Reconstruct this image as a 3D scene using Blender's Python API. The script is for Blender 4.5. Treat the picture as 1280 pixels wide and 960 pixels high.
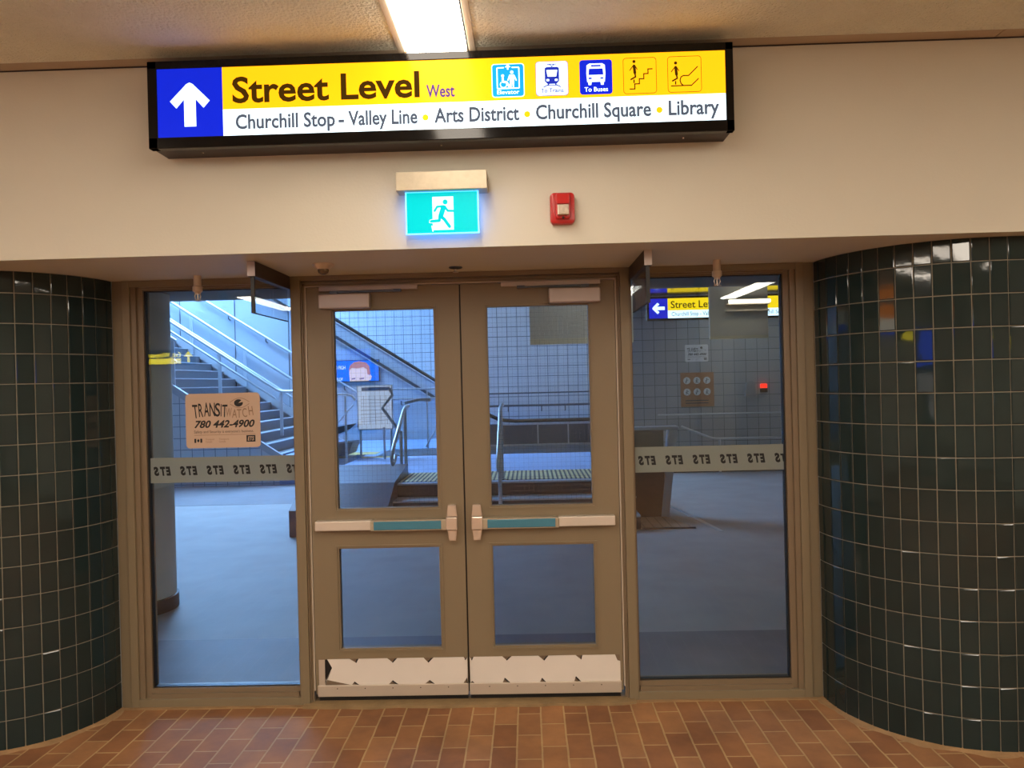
import bpy, bmesh, math, random
from mathutils import Vector, Matrix
random.seed(7)
for o in list(bpy.data.objects):
    bpy.data.objects.remove(o)
scene = bpy.context.scene
COL = scene.collection
PI = math.pi

# ------------------------------------------------------------------ camera
cam_d = bpy.data.cameras.new('camera')
cam_d.sensor_fit = 'HORIZONTAL'; cam_d.sensor_width = 36.0
cam_d.lens = 36.0 * 949.21 / 1280.0
cam_d.clip_start = 0.05; cam_d.clip_end = 200
cam = bpy.data.objects.new('camera', cam_d); COL.objects.link(cam)
pitch, yaw, roll = -0.00248, 0.02182, -0.02461
fwd = Vector((-math.sin(yaw)*math.cos(pitch), math.cos(yaw)*math.cos(pitch), math.sin(pitch)))
rt = Vector((math.cos(yaw), math.sin(yaw), 0)); up = rt.cross(fwd)
r2 = rt*math.cos(roll) + up*math.sin(roll); u2 = -rt*math.sin(roll) + up*math.cos(roll)
M = Matrix(((r2.x, u2.x, -fwd.x), (r2.y, u2.y, -fwd.y), (r2.z, u2.z, -fwd.z))).to_4x4()
M.translation = Vector((0.348, -3.927, 1.661))
cam.matrix_world = M
scene.camera = cam

# ------------------------------------------------------------------ light levels and exposure
scene.view_settings.view_transform = 'Standard'
scene.view_settings.look = 'None'
scene.view_settings.exposure = 0.0
scene.view_settings.gamma = 1.0
scene.view_settings.use_curve_mapping = False
HALL_LAMP = 20.0         # outer ceiling strips of the hall (warm fluorescent)
NEAR_LAMP = 15.0         # strip over the sign, set dimmer to keep the wall even
SKYLIGHT = 38.0           # daylight coming down the stairwell
CONCOURSE_FILL = 8.0     # unseen fill panels added beyond the doors
world = bpy.data.worlds.new('world'); scene.world = world
world.use_nodes = True
world.node_tree.nodes['Background'].inputs[0].default_value = (0.35, 0.45, 0.6, 1)
world.node_tree.nodes['Background'].inputs[1].default_value = 0.05


# ------------------------------------------------------------------ materials
def lin(c):
    if isinstance(c, str):
        c = tuple(int(c[i:i+2], 16)/255 for i in (0, 2, 4))
    return tuple((v/12.92 if v <= 0.04045 else ((v+0.055)/1.055)**2.4) for v in c) + (1.0,)

def nt(name):
    m = bpy.data.materials.new(name); m.use_nodes = True
    t = m.node_tree; b = t.nodes['Principled BSDF']
    return m, t, b

def N(t, typ, **kw):
    n = t.nodes.new(typ)
    for k, v in kw.items():
        setattr(n, k, v)
    return n

def mat(name, col, rough=0.5, metal=0.0, var=0.06, scale=6.0, bump=0.0, bscale=60.0, coat=0.0, spec=0.5, var2=None):
    m, t, b = nt(name)
    tc = N(t, 'ShaderNodeTexCoord')
    no = N(t, 'ShaderNodeTexNoise'); no.inputs['Scale'].default_value = scale; no.inputs['Detail'].default_value = 5
    t.links.new(tc.outputs['Object'], no.inputs['Vector'])
    mx = N(t, 'ShaderNodeMix', data_type='RGBA')
    c = lin(col)
    d = tuple(max(0, v*(1-var*2)) for v in c[:3]) + (1,); e = tuple(min(1, v*(1+var*2)) for v in c[:3]) + (1,)
    if var2: e = lin(var2)
    mx.inputs[6].default_value = d; mx.inputs[7].default_value = e
    t.links.new(no.outputs['Fac'], mx.inputs[0]); t.links.new(mx.outputs[2], b.inputs['Base Color'])
    b.inputs['Roughness'].default_value = rough; b.inputs['Metallic'].default_value = metal
    b.inputs['Coat Weight'].default_value = coat; b.inputs['Specular IOR Level'].default_value = spec
    if bump:
        n2 = N(t, 'ShaderNodeTexNoise'); n2.inputs['Scale'].default_value = bscale; n2.inputs['Detail'].default_value = 3
        t.links.new(tc.outputs['Object'], n2.inputs['Vector'])
        bp = N(t, 'ShaderNodeBump'); bp.inputs['Strength'].default_value = bump; bp.inputs['Distance'].default_value = 0.01 if bump < 0.8 else 0.02
        t.links.new(n2.outputs['Fac'], bp.inputs['Height']); t.links.new(bp.outputs['Normal'], b.inputs['Normal'])
    return m

def emit(name, col, strength=1.0, base=None, gloss=0.0, warm=None):
    m, t, b = nt(name)
    c = lin(col)
    b.inputs['Base Color'].default_value = lin(base) if base else tuple(v*0.4 for v in c[:3]) + (1,)
    b.inputs['Roughness'].default_value = 0.2 if gloss else 0.5
    b.inputs['Specular IOR Level'].default_value = gloss*0.1
    b.inputs['Emission Color'].default_value = c
    b.inputs['Emission Strength'].default_value = strength
    return m

def glass_mat(name, tint, refl=1.0, wire=False):
    m = bpy.data.materials.new(name); m.use_nodes = True
    t = m.node_tree; t.nodes.clear()
    out = N(t, 'ShaderNodeOutputMaterial')
    tr = N(t, 'ShaderNodeBsdfTransparent'); tr.inputs[0].default_value = tint
    gl = N(t, 'ShaderNodeBsdfGlossy'); gl.inputs['Roughness'].default_value = 0.0
    lw = N(t, 'ShaderNodeLayerWeight'); lw.inputs[0].default_value = 0.5
    pw = N(t, 'ShaderNodeMath', operation='POWER'); pw.inputs[1].default_value = 5
    ma = N(t, 'ShaderNodeMath', operation='MULTIPLY_ADD'); ma.inputs[1].default_value = 0.9; ma.inputs[2].default_value = 0.045*refl
    t.links.new(lw.outputs['Facing'], pw.inputs[0]); t.links.new(pw.outputs[0], ma.inputs[0])
    mx = N(t, 'ShaderNodeMixShader')
    t.links.new(ma.outputs[0], mx.inputs[0]); t.links.new(tr.outputs[0], mx.inputs[1]); t.links.new(gl.outputs[0], mx.inputs[2])
    last = mx.outputs[0]
    if wire:   # fine square safety wire cast into the pane
        tc = N(t, 'ShaderNodeTexCoord'); sp = N(t, 'ShaderNodeSeparateXYZ'); t.links.new(tc.outputs['Object'], sp.inputs[0])
        fs = []
        for ax in ('X', 'Z'):
            a = N(t, 'ShaderNodeMath', operation='DIVIDE'); a.inputs[1].default_value = 0.0245
            t.links.new(sp.outputs[ax], a.inputs[0])
            f = N(t, 'ShaderNodeMath', operation='FRACT'); t.links.new(a.outputs[0], f.inputs[0])
            l = N(t, 'ShaderNodeMath', operation='LESS_THAN'); l.inputs[1].default_value = 0.03; t.links.new(f.outputs[0], l.inputs[0])
            fs.append(l)
        mxm = N(t, 'ShaderNodeMath', operation='MAXIMUM'); t.links.new(fs[0].outputs[0], mxm.inputs[0]); t.links.new(fs[1].outputs[0], mxm.inputs[1])
        wd = N(t, 'ShaderNodeBsdfDiffuse'); wd.inputs[0].default_value = (0.3, 0.3, 0.3, 1)
        hf = N(t, 'ShaderNodeMath', operation='MULTIPLY'); hf.inputs[1].default_value = 0.35; t.links.new(mxm.outputs[0], hf.inputs[0])
        m2 = N(t, 'ShaderNodeMixShader'); t.links.new(hf.outputs[0], m2.inputs[0]); t.links.new(last, m2.inputs[1]); t.links.new(wd.outputs[0], m2.inputs[2])
        last = m2.outputs[0]
    t.links.new(last, out.inputs[0])
    return m

def grid_tile(name, tile, grout, pitch, plane='XZ', off=(0, 0), mortar=0.006, rough=0.25):
    m, t, b = nt(name)
    tc = N(t, 'ShaderNodeTexCoord'); sp = N(t, 'ShaderNodeSeparateXYZ'); t.links.new(tc.outputs['Object'], sp.inputs[0])
    cb = N(t, 'ShaderNodeCombineXYZ')
    t.links.new(sp.outputs[plane[0]], cb.inputs[0]); t.links.new(sp.outputs[plane[1]], cb.inputs[1])
    mp = N(t, 'ShaderNodeMapping'); mp.inputs['Location'].default_value = (off[0], off[1], 0); t.links.new(cb.outputs[0], mp.inputs[0])
    br = N(t, 'ShaderNodeTexBrick'); br.offset = 0.0; br.squash = 1.0
    br.inputs['Scale'].default_value = 1; br.inputs['Brick Width'].default_value = pitch; br.inputs['Row Height'].default_value = pitch
    br.inputs['Mortar Size'].default_value = mortar; br.inputs['Mortar Smooth'].default_value = 0.1
    c = lin(tile); br.inputs['Color1'].default_value = c; br.inputs['Color2'].default_value = tuple(v*0.93 for v in c[:3]) + (1,)
    br.inputs['Mortar'].default_value = lin(grout)
    t.links.new(mp.outputs[0], br.inputs['Vector']); t.links.new(br.outputs['Color'], b.inputs['Base Color'])
    b.inputs['Roughness'].default_value = rough
    return m

def brick_floor(name):
    m, t, b = nt(name)
    tc = N(t, 'ShaderNodeTexCoord'); sp = N(t, 'ShaderNodeSeparateXYZ'); t.links.new(tc.outputs['Object'], sp.inputs[0])
    cb = N(t, 'ShaderNodeCombineXYZ'); t.links.new(sp.outputs['Y'], cb.inputs[0]); t.links.new(sp.outputs['X'], cb.inputs[1])
    mp = N(t, 'ShaderNodeMapping'); mp.inputs['Location'].default_value = (0.018, -0.0265 + 0.1144*0, 0); t.links.new(cb.outputs[0], mp.inputs[0])
    wob = N(t, 'ShaderNodeTexNoise'); wob.inputs['Scale'].default_value = 9; t.links.new(tc.outputs['Object'], wob.inputs['Vector'])
    wm = N(t, 'ShaderNodeVectorMath', operation='SCALE'); wm.inputs['Scale'].default_value = 0.006
    ws = N(t, 'ShaderNodeVectorMath', operation='SUBTRACT'); ws.inputs[1].default_value = (0.5, 0.5, 0.5)
    t.links.new(wob.outputs['Color'], ws.inputs[0]); t.links.new(ws.outputs[0], wm.inputs[0])
    ad = N(t, 'ShaderNodeVectorMath', operation='ADD'); t.links.new(mp.outputs[0], ad.inputs[0]); t.links.new(wm.outputs[0], ad.inputs[1])
    br = N(t, 'ShaderNodeTexBrick'); br.offset = 0.5; br.offset_frequency = 2
    br.inputs['Scale'].default_value = 1; br.inputs['Brick Width'].default_value = 0.2288; br.inputs['Row Height'].default_value = 0.1144
    br.inputs['Mortar Size'].default_value = 0.0048; br.inputs['Mortar Smooth'].default_value = 0.25; br.inputs['Bias'].default_value = 0.0
    br.inputs['Color1'].default_value = lin('a27650'); br.inputs['Color2'].default_value = lin('875c3e')
    br.inputs['Mortar'].default_value = lin('b3966c')
    t.links.new(ad.outputs[0], br.inputs['Vector'])
    no = N(t, 'ShaderNodeTexNoise'); no.inputs['Scale'].default_value = 3.0; no.inputs['Detail'].default_value = 8; no.inputs['Roughness'].default_value = 0.65
    t.links.new(tc.outputs['Object'], no.inputs['Vector'])
    cr = N(t, 'ShaderNodeValToRGB'); cr.color_ramp.elements[0].position = 0.3; cr.color_ramp.elements[0].color = (0.62, 0.6, 0.6, 1)
    cr.color_ramp.elements[1].position = 0.7; cr.color_ramp.elements[1].color = (1.15, 1.1, 1.0, 1)
    t.links.new(no.outputs['Fac'], cr.inputs[0])
    mx = N(t, 'ShaderNodeMix', data_type='RGBA', blend_type='MULTIPLY'); mx.inputs[0].default_value = 1
    t.links.new(br.outputs['Color'], mx.inputs[6]); t.links.new(cr.outputs[0], mx.inputs[7])
    t.links.new(mx.outputs[2], b.inputs['Base Color'])
    rr = N(t, 'ShaderNodeMapRange'); rr.inputs[3].default_value = 0.6; rr.inputs[4].default_value = 0.85; b.inputs['Specular IOR Level'].default_value = 0.3; t.links.new(no.outputs['Fac'], rr.inputs[0])
    t.links.new(rr.outputs[0], b.inputs['Roughness'])
    bp = N(t, 'ShaderNodeBump', invert=True); bp.inputs['Strength'].default_value = 0.6; bp.inputs['Distance'].default_value = 0.004
    t.links.new(br.outputs['Fac'], bp.inputs['Height']); t.links.new(bp.outputs['Normal'], b.inputs['Normal'])
    return m

def tactile_mat(name):
    m, t, b = nt(name)
    tc = N(t, 'ShaderNodeTexCoord'); sp = N(t, 'ShaderNodeSeparateXYZ'); t.links.new(tc.outputs['Object'], sp.inputs[0])
    a = N(t, 'ShaderNodeMath', operation='DIVIDE'); a.inputs[1].default_value = 0.055; t.links.new(sp.outputs['X'], a.inputs[0])
    f = N(t, 'ShaderNodeMath', operation='FRACT'); t.links.new(a.outputs[0], f.inputs[0])
    l = N(t, 'ShaderNodeMath', operation='LESS_THAN'); l.inputs[1].default_value = 0.45; t.links.new(f.outputs[0], l.inputs[0])
    mx = N(t, 'ShaderNodeMix', data_type='RGBA'); mx.inputs[6].default_value = lin('d8c48a'); mx.inputs[7].default_value = lin('4a463c')
    t.links.new(l.outputs[0], mx.inputs[0]); t.links.new(mx.outputs[2], b.inputs['Base Color']); b.inputs['Roughness'].default_value = 0.6
    return m

MT = {}
MT['wall'] = mat('painted_plaster', 'cbc7b7', 0.6, var=0.02, scale=2, bump=0.06, bscale=90)
MT['ceiling'] = mat('stippled_ceiling', 'e8ebdc', 0.9, var=0.05, scale=5, bump=0.9, bscale=75)
MT['ceil_trim'] = mat('smooth_ceiling_border', 'b5a692', 0.7, var=0.03)
MT['frame'] = mat('brown_frame_paint', '7b6d55', 0.42, var=0.025, scale=3, bump=0.05, bscale=40)
MT['frame2'] = mat('brown_stop_paint', '776650', 0.42, var=0.025, scale=3)
MT['door'] = mat('brown_door_paint', '7d6e56', 0.45, var=0.025, scale=3, bump=0.04, bscale=30)
MT['weather'] = mat('pale_weatherstrip', 'b7aa98', 0.5)
MT['black'] = mat('black_rubber', '0c0b0b', 0.5)
MT['signblack'] = mat('gloss_black_housing', '0d0c0c', 0.1, var=0.0, spec=0.3)
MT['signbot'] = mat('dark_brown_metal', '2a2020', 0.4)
MT['grout'] = mat('tile_grout', '8f8878', 0.9, var=0.08, scale=20)
MT['tile'] = mat('dark_green_glazed_tile', '202d2d', 0.04, var=0.2, scale=3, spec=0.42, bump=0.02, bscale=14)
MT['brick'] = brick_floor('red_brick_paving')
MT['mortar'] = mat('rough_mortar', '94744f', 0.9, var=0.18, scale=14, bump=0.5, bscale=60)
MT['thresh'] = mat('worn_threshold', '8b7350', 0.6, var=0.2, scale=12, bump=0.3, bscale=50)
MT['alu'] = mat('brushed_aluminium', 'b3a892', 0.42, 0.5, var=0.08, scale=40)
MT['alu_warm'] = mat('satin_aluminium', 'cfc5b8', 0.4, 0.35, var=0.03)
MT['chrome'] = mat('polished_nickel', 'd6cabd', 0.22, 0.55, var=0.03)
MT['bluebar'] = mat('teal_touch_strip', '3f7c92', 0.25, 0.0, var=0.05)
MT['plate'] = mat('white_kick_plate', 'd8d0c6', 0.4, 0.0, var=0.03)
MT['sweep'] = mat('pale_metal_sweep', 'bfb2a2', 0.4, 0.3, var=0.04)
MT['torn'] = mat('torn_backing', '6f5c48', 0.7, var=0.15, scale=30)
MT['closer'] = mat('closer_cover', 'b3a7a2', 0.4, 0.3, var=0.03)
MT['glass'] = glass_mat('clear_glass', (0.86, 0.93, 0.95, 1), 1.3)
MT['wired'] = glass_mat('wired_glass', (0.84, 0.9, 0.93, 1), 0.9, wire=True)
MT['lowglass'] = glass_mat('lower_glass', (0.72, 0.75, 0.77, 1), 0.9)
MT['baffle'] = glass_mat('baffle_glass', (0.86, 0.9, 0.92, 1), 1.0)
MT['guardglass'] = glass_mat('guard_glass', (0.93, 0.97, 0.97, 1), 1.0)
MT['film'] = None
MT['ets'] = mat('black_lettering', '080808', 0.6)
MT['decal'] = mat('sticker_film', 'bfa48e', 0.55, var=0.02)
MT['decal_tan'] = mat('tan_print', '8a6f58', 0.6)
MT['red'] = mat('red_plastic', 'b31f1c', 0.3, var=0.04, spec=0.5)
MT['strobe'] = mat('clear_strobe_lens', 'd9cdbd', 0.12, 0.3, var=0.2, scale=90)
MT['whiteplastic'] = mat('off_white_plastic', 'c9b9a6', 0.45)
MT['dome'] = mat('smoked_dome', '6a5a44', 0.1, 0.2)
MT['s_yel'] = emit('sign_yellow', 'ffac10', 1.6, gloss=0.5)
MT['s_yel2'] = emit('far_sign_yellow', 'ffd418', 1.35, gloss=0.5)
MT['s_blue'] = emit('sign_blue', '1428d2', 1.0, gloss=0.5)
MT['s_white'] = emit('sign_white', 'e0f5ff', 1.8, gloss=0.5)
MT['s_cyan'] = emit('sign_cyan', '1ba0ec', 1.0, gloss=0.5)
MT['s_brown'] = emit('sign_brown_print', '4a2f08', 0.9, base='1c1206')
MT['s_grey'] = emit('sign_grey_print', '5d6370', 0.9, base='20222a')
MT['s_purple'] = emit('sign_purple_print', '54449a', 1.0, base='2a2030')
MT['s_navy'] = emit('sign_navy_print', '2a38b8', 1.0, base='10154a')
MT['exit_green'] = emit('exit_green', '08ccd0', 1.0, gloss=0.3)
MT['exit_white'] = emit('exit_white', 'e6fff8', 1.1, gloss=0.3)
MT['exit_edge'] = emit('acrylic_edge_glow', '3f9cff', 3.4, base='a0c8ff')
MT['lens'] = emit('lamp_lens', 'fff1de', HALL_LAMP, base='ffffff')
MT['lens_near'] = emit('near_lamp_lens', 'fff1de', NEAR_LAMP, base='ffffff')
MT['lens_end_dim'] = emit('lamp_lens_end', 'ffd488', 1.6, base='e8d8b0')  # dimmer, yellower end of the diffuser
MT['sky_em'] = emit('daylight_glazing', '9cc8ff', SKYLIGHT, base='ffffff')
MT['fill_em'] = emit('fill_panel_glow', 'f0e8dc', CONCOURSE_FILL, base='ffffff')
MT['fill_dim'] = emit('dim_fill_panel_glow', 'f0e8dc', 1.6, base='ffffff')
MT['tube_em'] = emit('reflected_light_tube', 'fff4e0', 6.0, base='ffffff')
MT['concrete'] = mat('grey_terrazzo', 'a3a19e', 0.6, var=0.1, scale=2.5, bump=0.03, bscale=30, spec=0.3)
MT['concrete2'] = mat('grey_terrazzo_darker', '77757a', 0.6, var=0.12, scale=3)
MT['bluefloor'] = mat('blue_grey_platform', '88a2cc', 0.5, var=0.06)
MT['riser'] = mat('dark_riser', '3b3d42', 0.55, var=0.1)
MT['nosing'] = mat('pale_nosing', 'b4bac0', 0.4, 0.3)
MT['tactile'] = tactile_mat('tactile_strip')
MT['yellow_paving'] = mat('yellow_tactile_paving', 'c9ab62', 0.7, var=0.1, scale=12)
MT['steel'] = mat('stainless_steel', 'c3c8ce', 0.3, 0.5, var=0.03)
MT['steel_dark'] = mat('dark_steel', '555b62', 0.35, 0.7)
MT['panel'] = mat('pale_cladding', 'aab4c0', 0.4, 0.1, var=0.04, scale=1.2)
MT['darkpanel'] = mat('dark_balustrade', '555c64', 0.45, 0.0, var=0.1)
MT['tread'] = mat('grey_stair_tread', '59616b', 0.6, var=0.06)
MT['cheek'] = mat('lavender_grey_stone', '4c4b56', 0.3, var=0.06)
MT['baffle_rail'] = mat('dark_brown_rail', '3a2c22', 0.45)
MT['column'] = mat('grey_column_paint', 'cfcdc2', 0.5, var=0.05, scale=3)
MT['colbase'] = mat('dark_column_base', '2b2c2c', 0.5)
MT['tileA'] = grid_tile('far_wall_tile', 'a6aeb8', '626a74', 0.225, off=(0.05, 0.02), mortar=0.007)
MT['tileB'] = grid_tile('mid_wall_tile', 'dcdee0', '7a8088', 0.2, off=(0.06, 0.03), mortar=0.006)
MT['tileC'] = grid_tile('near_wall_tile', 'a8acae', '6a6f74', 0.2, off=(0.03, 0.06), mortar=0.005)
MT['tileS'] = grid_tile('spandrel_tile', 'd2d8e0', '8a939f', 0.2, off=(0.1, 0.05), mortar=0.007)
MT['dimwall'] = mat('grey_plaster', '96989a', 0.7, var=0.04)
MT['darkceil'] = mat('dark_ceiling', '7c7f82', 0.8)
MT['bulk'] = mat('grey_bulkhead', 'd4cec2', 0.6, var=0.03)
MT['bulk_edge'] = mat('cream_bulkhead_edge', 'e2d8bc', 0.6)
MT['glossceil'] = mat('gloss_metal_ceiling', '9a9a98', 0.12, 0.9, var=0.02)
MT['poster'] = mat('orange_poster', 'a06a48', 0.4, var=0.12, scale=3, var2='c08a66')
MT['paper'] = mat('white_print', 'dcdcdc', 0.5)
MT['greyprint'] = mat('grey_print', '8b8f94', 0.6)
MT['map'] = emit('emissive_map', 'dfe4ee', 0.55, base='cfd4dc')  # map sheet given some emission
MT['map_line'] = mat('map_linework', '8a93a4', 0.6, var=0.2, scale=12)
MT['screen_blue'] = emit('screen_blue', '2f7cf0', 0.75)
MT['screen_white'] = emit('screen_white', 'eaf2ff', 0.9)
MT['skin'] = emit('screen_skin', 'f0cfc0', 0.85)
MT['hair'] = emit('screen_hair', 'c9855e', 0.8)
MT['browdark'] = emit('screen_brow', '8a6a70', 0.7)
MT['redlamp'] = emit('red_lamp', 'ff2a1c', 2.0)
MT['pave'] = grid_tile('brown_landing_paving', 'b8a18c', '80705f', 0.1, plane='XY', mortar=0.005, rough=0.6)
MT['orange_em'] = emit('shop_sign_orange', 'ff8a1e', 3.0)
MT['white_em'] = emit('shop_sign_white', 'fff2d8', 3.0)
MT['blue_em'] = emit('shop_sign_blue', '2a55ff', 3.0)
MT['yel_em'] = emit('exit_board_yellow', 'ffe62a', 7.0)
MT['warm_floor'] = None

def film():
    m = bpy.data.materials.new('frosted_film'); m.use_nodes = True
    t = m.node_tree; t.nodes.clear(); out = N(t, 'ShaderNodeOutputMaterial')
    d = N(t, 'ShaderNodeBsdfDiffuse'); d.inputs[0].default_value = lin('a8ada2')
    tl = N(t, 'ShaderNodeBsdfTranslucent'); tl.inputs[0].default_value = lin('a8ada6')
    tr = N(t, 'ShaderNodeBsdfTransparent')
    a = N(t, 'ShaderNodeMixShader'); a.inputs[0].default_value = 0.5; t.links.new(d.outputs[0], a.inputs[1]); t.links.new(tl.outputs[0], a.inputs[2])
    c = N(t, 'ShaderNodeMixShader'); c.inputs[0].default_value = 0.08; t.links.new(a.outputs[0], c.inputs[1]); t.links.new(tr.outputs[0], c.inputs[2])
    t.links.new(c.outputs[0], out.inputs[0]); return m
MT['film'] = film()


# ------------------------------------------------------------------ mesh builder
class MB:
    def __init__(self):
        self.v = []; self.f = []; self.m = []
    def add(self, vs, fs, m=0):
        b = len(self.v); self.v += [tuple(p) for p in vs]
        for f in fs:
            self.f.append(tuple(b+i for i in f)); self.m.append(m)
        return self
    def box(self, x0, x1, y0, y1, z0, z1, m=0, bev=0.0):
        x0, x1 = sorted((x0, x1)); y0, y1 = sorted((y0, y1)); z0, z1 = sorted((z0, z1))
        if bev > 0:
            bm = bmesh.new(); bmesh.ops.create_cube(bm, size=1)
            for v in bm.verts:
                v.co = Vector(((x0+x1)/2 + v.co.x*(x1-x0), (y0+y1)/2 + v.co.y*(y1-y0), (z0+z1)/2 + v.co.z*(z1-z0)))
            bmesh.ops.bevel(bm, geom=bm.edges[:], offset=bev, segments=2, affect='EDGES', profile=0.5)
            bm.verts.index_update()
            self.add([v.co for v in bm.verts], [[v.index for v in f.verts] for f in bm.faces], m); bm.free()
            return self
        vs = [(x, y, z) for x in (x0, x1) for y in (y0, y1) for z in (z0, z1)]
        return self.add(vs, [(0, 1, 3, 2), (4, 6, 7, 5), (0, 4, 5, 1), (2, 3, 7, 6), (0, 2, 6, 4), (1, 5, 7, 3)], m)
    def prism(self, pts, axis, a, b, m=0):
        """polygon pts in the plane normal to axis ('x': (y,z), 'y': (x,z), 'z': (x,y)) swept from a to b"""
        def P(p, t):
            return {'x': (t, p[0], p[1]), 'y': (p[0], t, p[1]), 'z': (p[0], p[1], t)}[axis]
        n = len(pts)
        vs = [P(p, a) for p in pts] + [P(p, b) for p in pts]
        fs = [tuple(range(n)), tuple(range(2*n-1, n-1, -1))] + [(i, (i+1) % n, n+(i+1) % n, n+i) for i in range(n)]
        return self.add(vs, fs, m)
    def tube(self, path, r, n=10, m=0, closed=False):
        path = [Vector(p) for p in path]; k = len(path)
        rings = []; prev = None
        for i, p in enumerate(path):
            t = (path[min(i+1, k-1)] - path[max(i-1, 0)])
            t = t.normalized() if t.length > 1e-9 else Vector((0, 0, 1))
            if prev is None:
                a = Vector((0, 0, 1)) if abs(t.z) < 0.9 else Vector((1, 0, 0)); a = (a - t*a.dot(t)).normalized()
            else:
                a = (prev - t*prev.dot(t)).normalized()
            prev = a; b = t.cross(a)
            rr = r[i] if isinstance(r, (list, tuple)) else r
            rings.append([p + (a*math.cos(2*PI*j/n) + b*math.sin(2*PI*j/n))*rr for j in range(n)])
        vs = [q for ring in rings for q in ring]; fs = []
        for i in range(k-1):
            for j in range(n):
                fs.append((i*n+j, i*n+(j+1) % n, (i+1)*n+(j+1) % n, (i+1)*n+j))
        fs += [tuple(range(n-1, -1, -1)), tuple((k-1)*n+j for j in range(n))]
        return self.add(vs, fs, m)
    def lathe(self, prof, c, axis='z', n=24, m=0):
        """prof: list of (radius, height) about c"""
        vs = []; k = len(prof)
        for r, h in prof:
            for j in range(n):
                a = 2*PI*j/n; x, y = r*math.cos(a), r*math.sin(a)
                vs.append({'z': (c[0]+x, c[1]+y, c[2]+h), 'y': (c[0]+x, c[1]+h, c[2]+y), 'x': (c[0]+h, c[1]+x, c[2]+y)}[axis])
        fs = [(i*n+j, i*n+(j+1) % n, (i+1)*n+(j+1) % n, (i+1)*n+j) for i in range(k-1) for j in range(n)]
        fs += [tuple(range(n-1, -1, -1)), tuple((k-1)*n+j for j in range(n))]
        return self.add(vs, fs, m)
    # --- flat print on a plane facing -Y
    def poly(self, pts, y, m=0, th=0.0008):
        return self.prism(pts, 'y', y, y-th, m)
    def disc(self, cx, cz, r, y, m=0, th=0.0008, n=20, rz=None):
        rz = rz or r
        return self.poly([(cx+r*math.cos(2*PI*i/n), cz+rz*math.sin(2*PI*i/n)) for i in range(n)], y, m, th)
    def stroke(self, pts, w, y, m=0, th=0.0008, rnd=True):
        for i in range(len(pts)-1):
            (x0, z0), (x1, z1) = pts[i], pts[i+1]; L = math.hypot(x1-x0, z1-z0)
            if L < 1e-9: continue
            nx, nz = -(z1-z0)/L*w/2, (x1-x0)/L*w/2
            self.poly([(x0+nx, z0+nz), (x0-nx, z0-nz), (x1-nx, z1-nz), (x1+nx, z1+nz)], y, m, th)
        if rnd:
            for p in pts: self.disc(p[0], p[1], w/2, y, m, th, 10)
        return self
    def rrect(self, x0, x1, z0, z1, r, y, m=0, th=0.0008):
        pts = []
        for cx, cz, a in ((x1-r, z1-r, 0), (x0+r, z1-r, 90), (x0+r, z0+r, 180), (x1-r, z0+r, 270)):
            for k in range(5):
                t = math.radians(a + k*22.5); pts.append((cx+r*math.cos(t), cz+r*math.sin(t)))
        return self.poly(pts, y, m, th)
    def rring(self, x0, x1, z0, z1, r, w, y, m=0, th=0.0008):
        pts = []
        for cx, cz, a in ((x1-r, z1-r, 0), (x0+r, z1-r, 90), (x0+r, z0+r, 180), (x1-r, z0+r, 270)):
            for k in range(5):
                t = math.radians(a + k*22.5); pts.append((cx+r*math.cos(t), cz+r*math.sin(t)))
        return self.stroke(pts + pts[:1], w, y, m, th, rnd=False)
    def text(self, body, x, z, y, cap, m=0, w=None, bold=0.0, shear=0.0, mirror=False, align='L', space=1.0, facing=-1):
        vs, fs = text_geo(body, bold, shear, space)
        if not vs: return self
        x0 = min(v[0] for v in vs); x1 = max(v[0] for v in vs)
        s = cap/CAPH; sx = s if w is None else w/(x1-x0)
        W = (x1-x0)*sx
        ox = x - (W/2 if align == 'C' else W if align == 'R' else 0)
        out = []
        for vx, vy in vs:
            u = (vx-x0)*sx
            if mirror: u = W-u
            out.append((ox+u, y, z+vy*s))
        if mirror: fs = [tuple(reversed(f)) for f in fs]
        return self.add(out, fs, m)
    def build(self, name, mats, parent=None, smooth=None):
        off = Vector((0, 0, 0)); p = parent
        while p is not None:
            off += p.location; p = p.parent
        me = bpy.data.meshes.new(name)
        me.from_pydata([(x-off.x, y-off.y, z-off.z) for x, y, z in self.v], [], self.f)
        for mm in (mats if isinstance(mats, (list, tuple)) else [mats]):
            me.materials.append(MT[mm] if isinstance(mm, str) else mm)
        me.polygons.foreach_set('material_index', self.m)
        bm = bmesh.new(); bm.from_mesh(me)
        bmesh.ops.recalc_face_normals(bm, faces=bm.faces[:]) if not getattr(self, 'keep', False) else None
        bm.to_mesh(me); bm.free()
        if smooth is not None:
            me.polygons.foreach_set('use_smooth', [True]*len(me.polygons))
            me.set_sharp_from_angle(angle=math.radians(smooth))
        me.update()
        o = bpy.data.objects.new(name, me); COL.objects.link(o)
        if parent is not None: o.parent = parent
        return o

_tc = {}
def text_geo(body, bold=0.0, shear=0.0, space=1.0):
    key = (body, bold, shear, space)
    if key in _tc: return _tc[key]
    cu = bpy.data.curves.new('t', 'FONT'); cu.body = body; cu.size = 1.0; cu.offset = bold; cu.shear = shear
    cu.resolution_u = 3; cu.space_character = space
    ob = bpy.data.objects.new('t', cu); COL.objects.link(ob)
    dg = bpy.context.evaluated_depsgraph_get(); dg.update()
    me = bpy.data.meshes.new_from_object(ob.evaluated_get(dg))
    vs = [(v.co.x, v.co.y) for v in me.vertices]; fs = [tuple(p.vertices) for p in me.polygons]
    bpy.data.objects.remove(ob); bpy.data.curves.remove(cu); bpy.data.meshes.remove(me)
    _tc[key] = (vs, fs); return vs, fs
_h = text_geo('H')[0]
CAPH = max(p[1] for p in _h) if _h else 0.7

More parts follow.
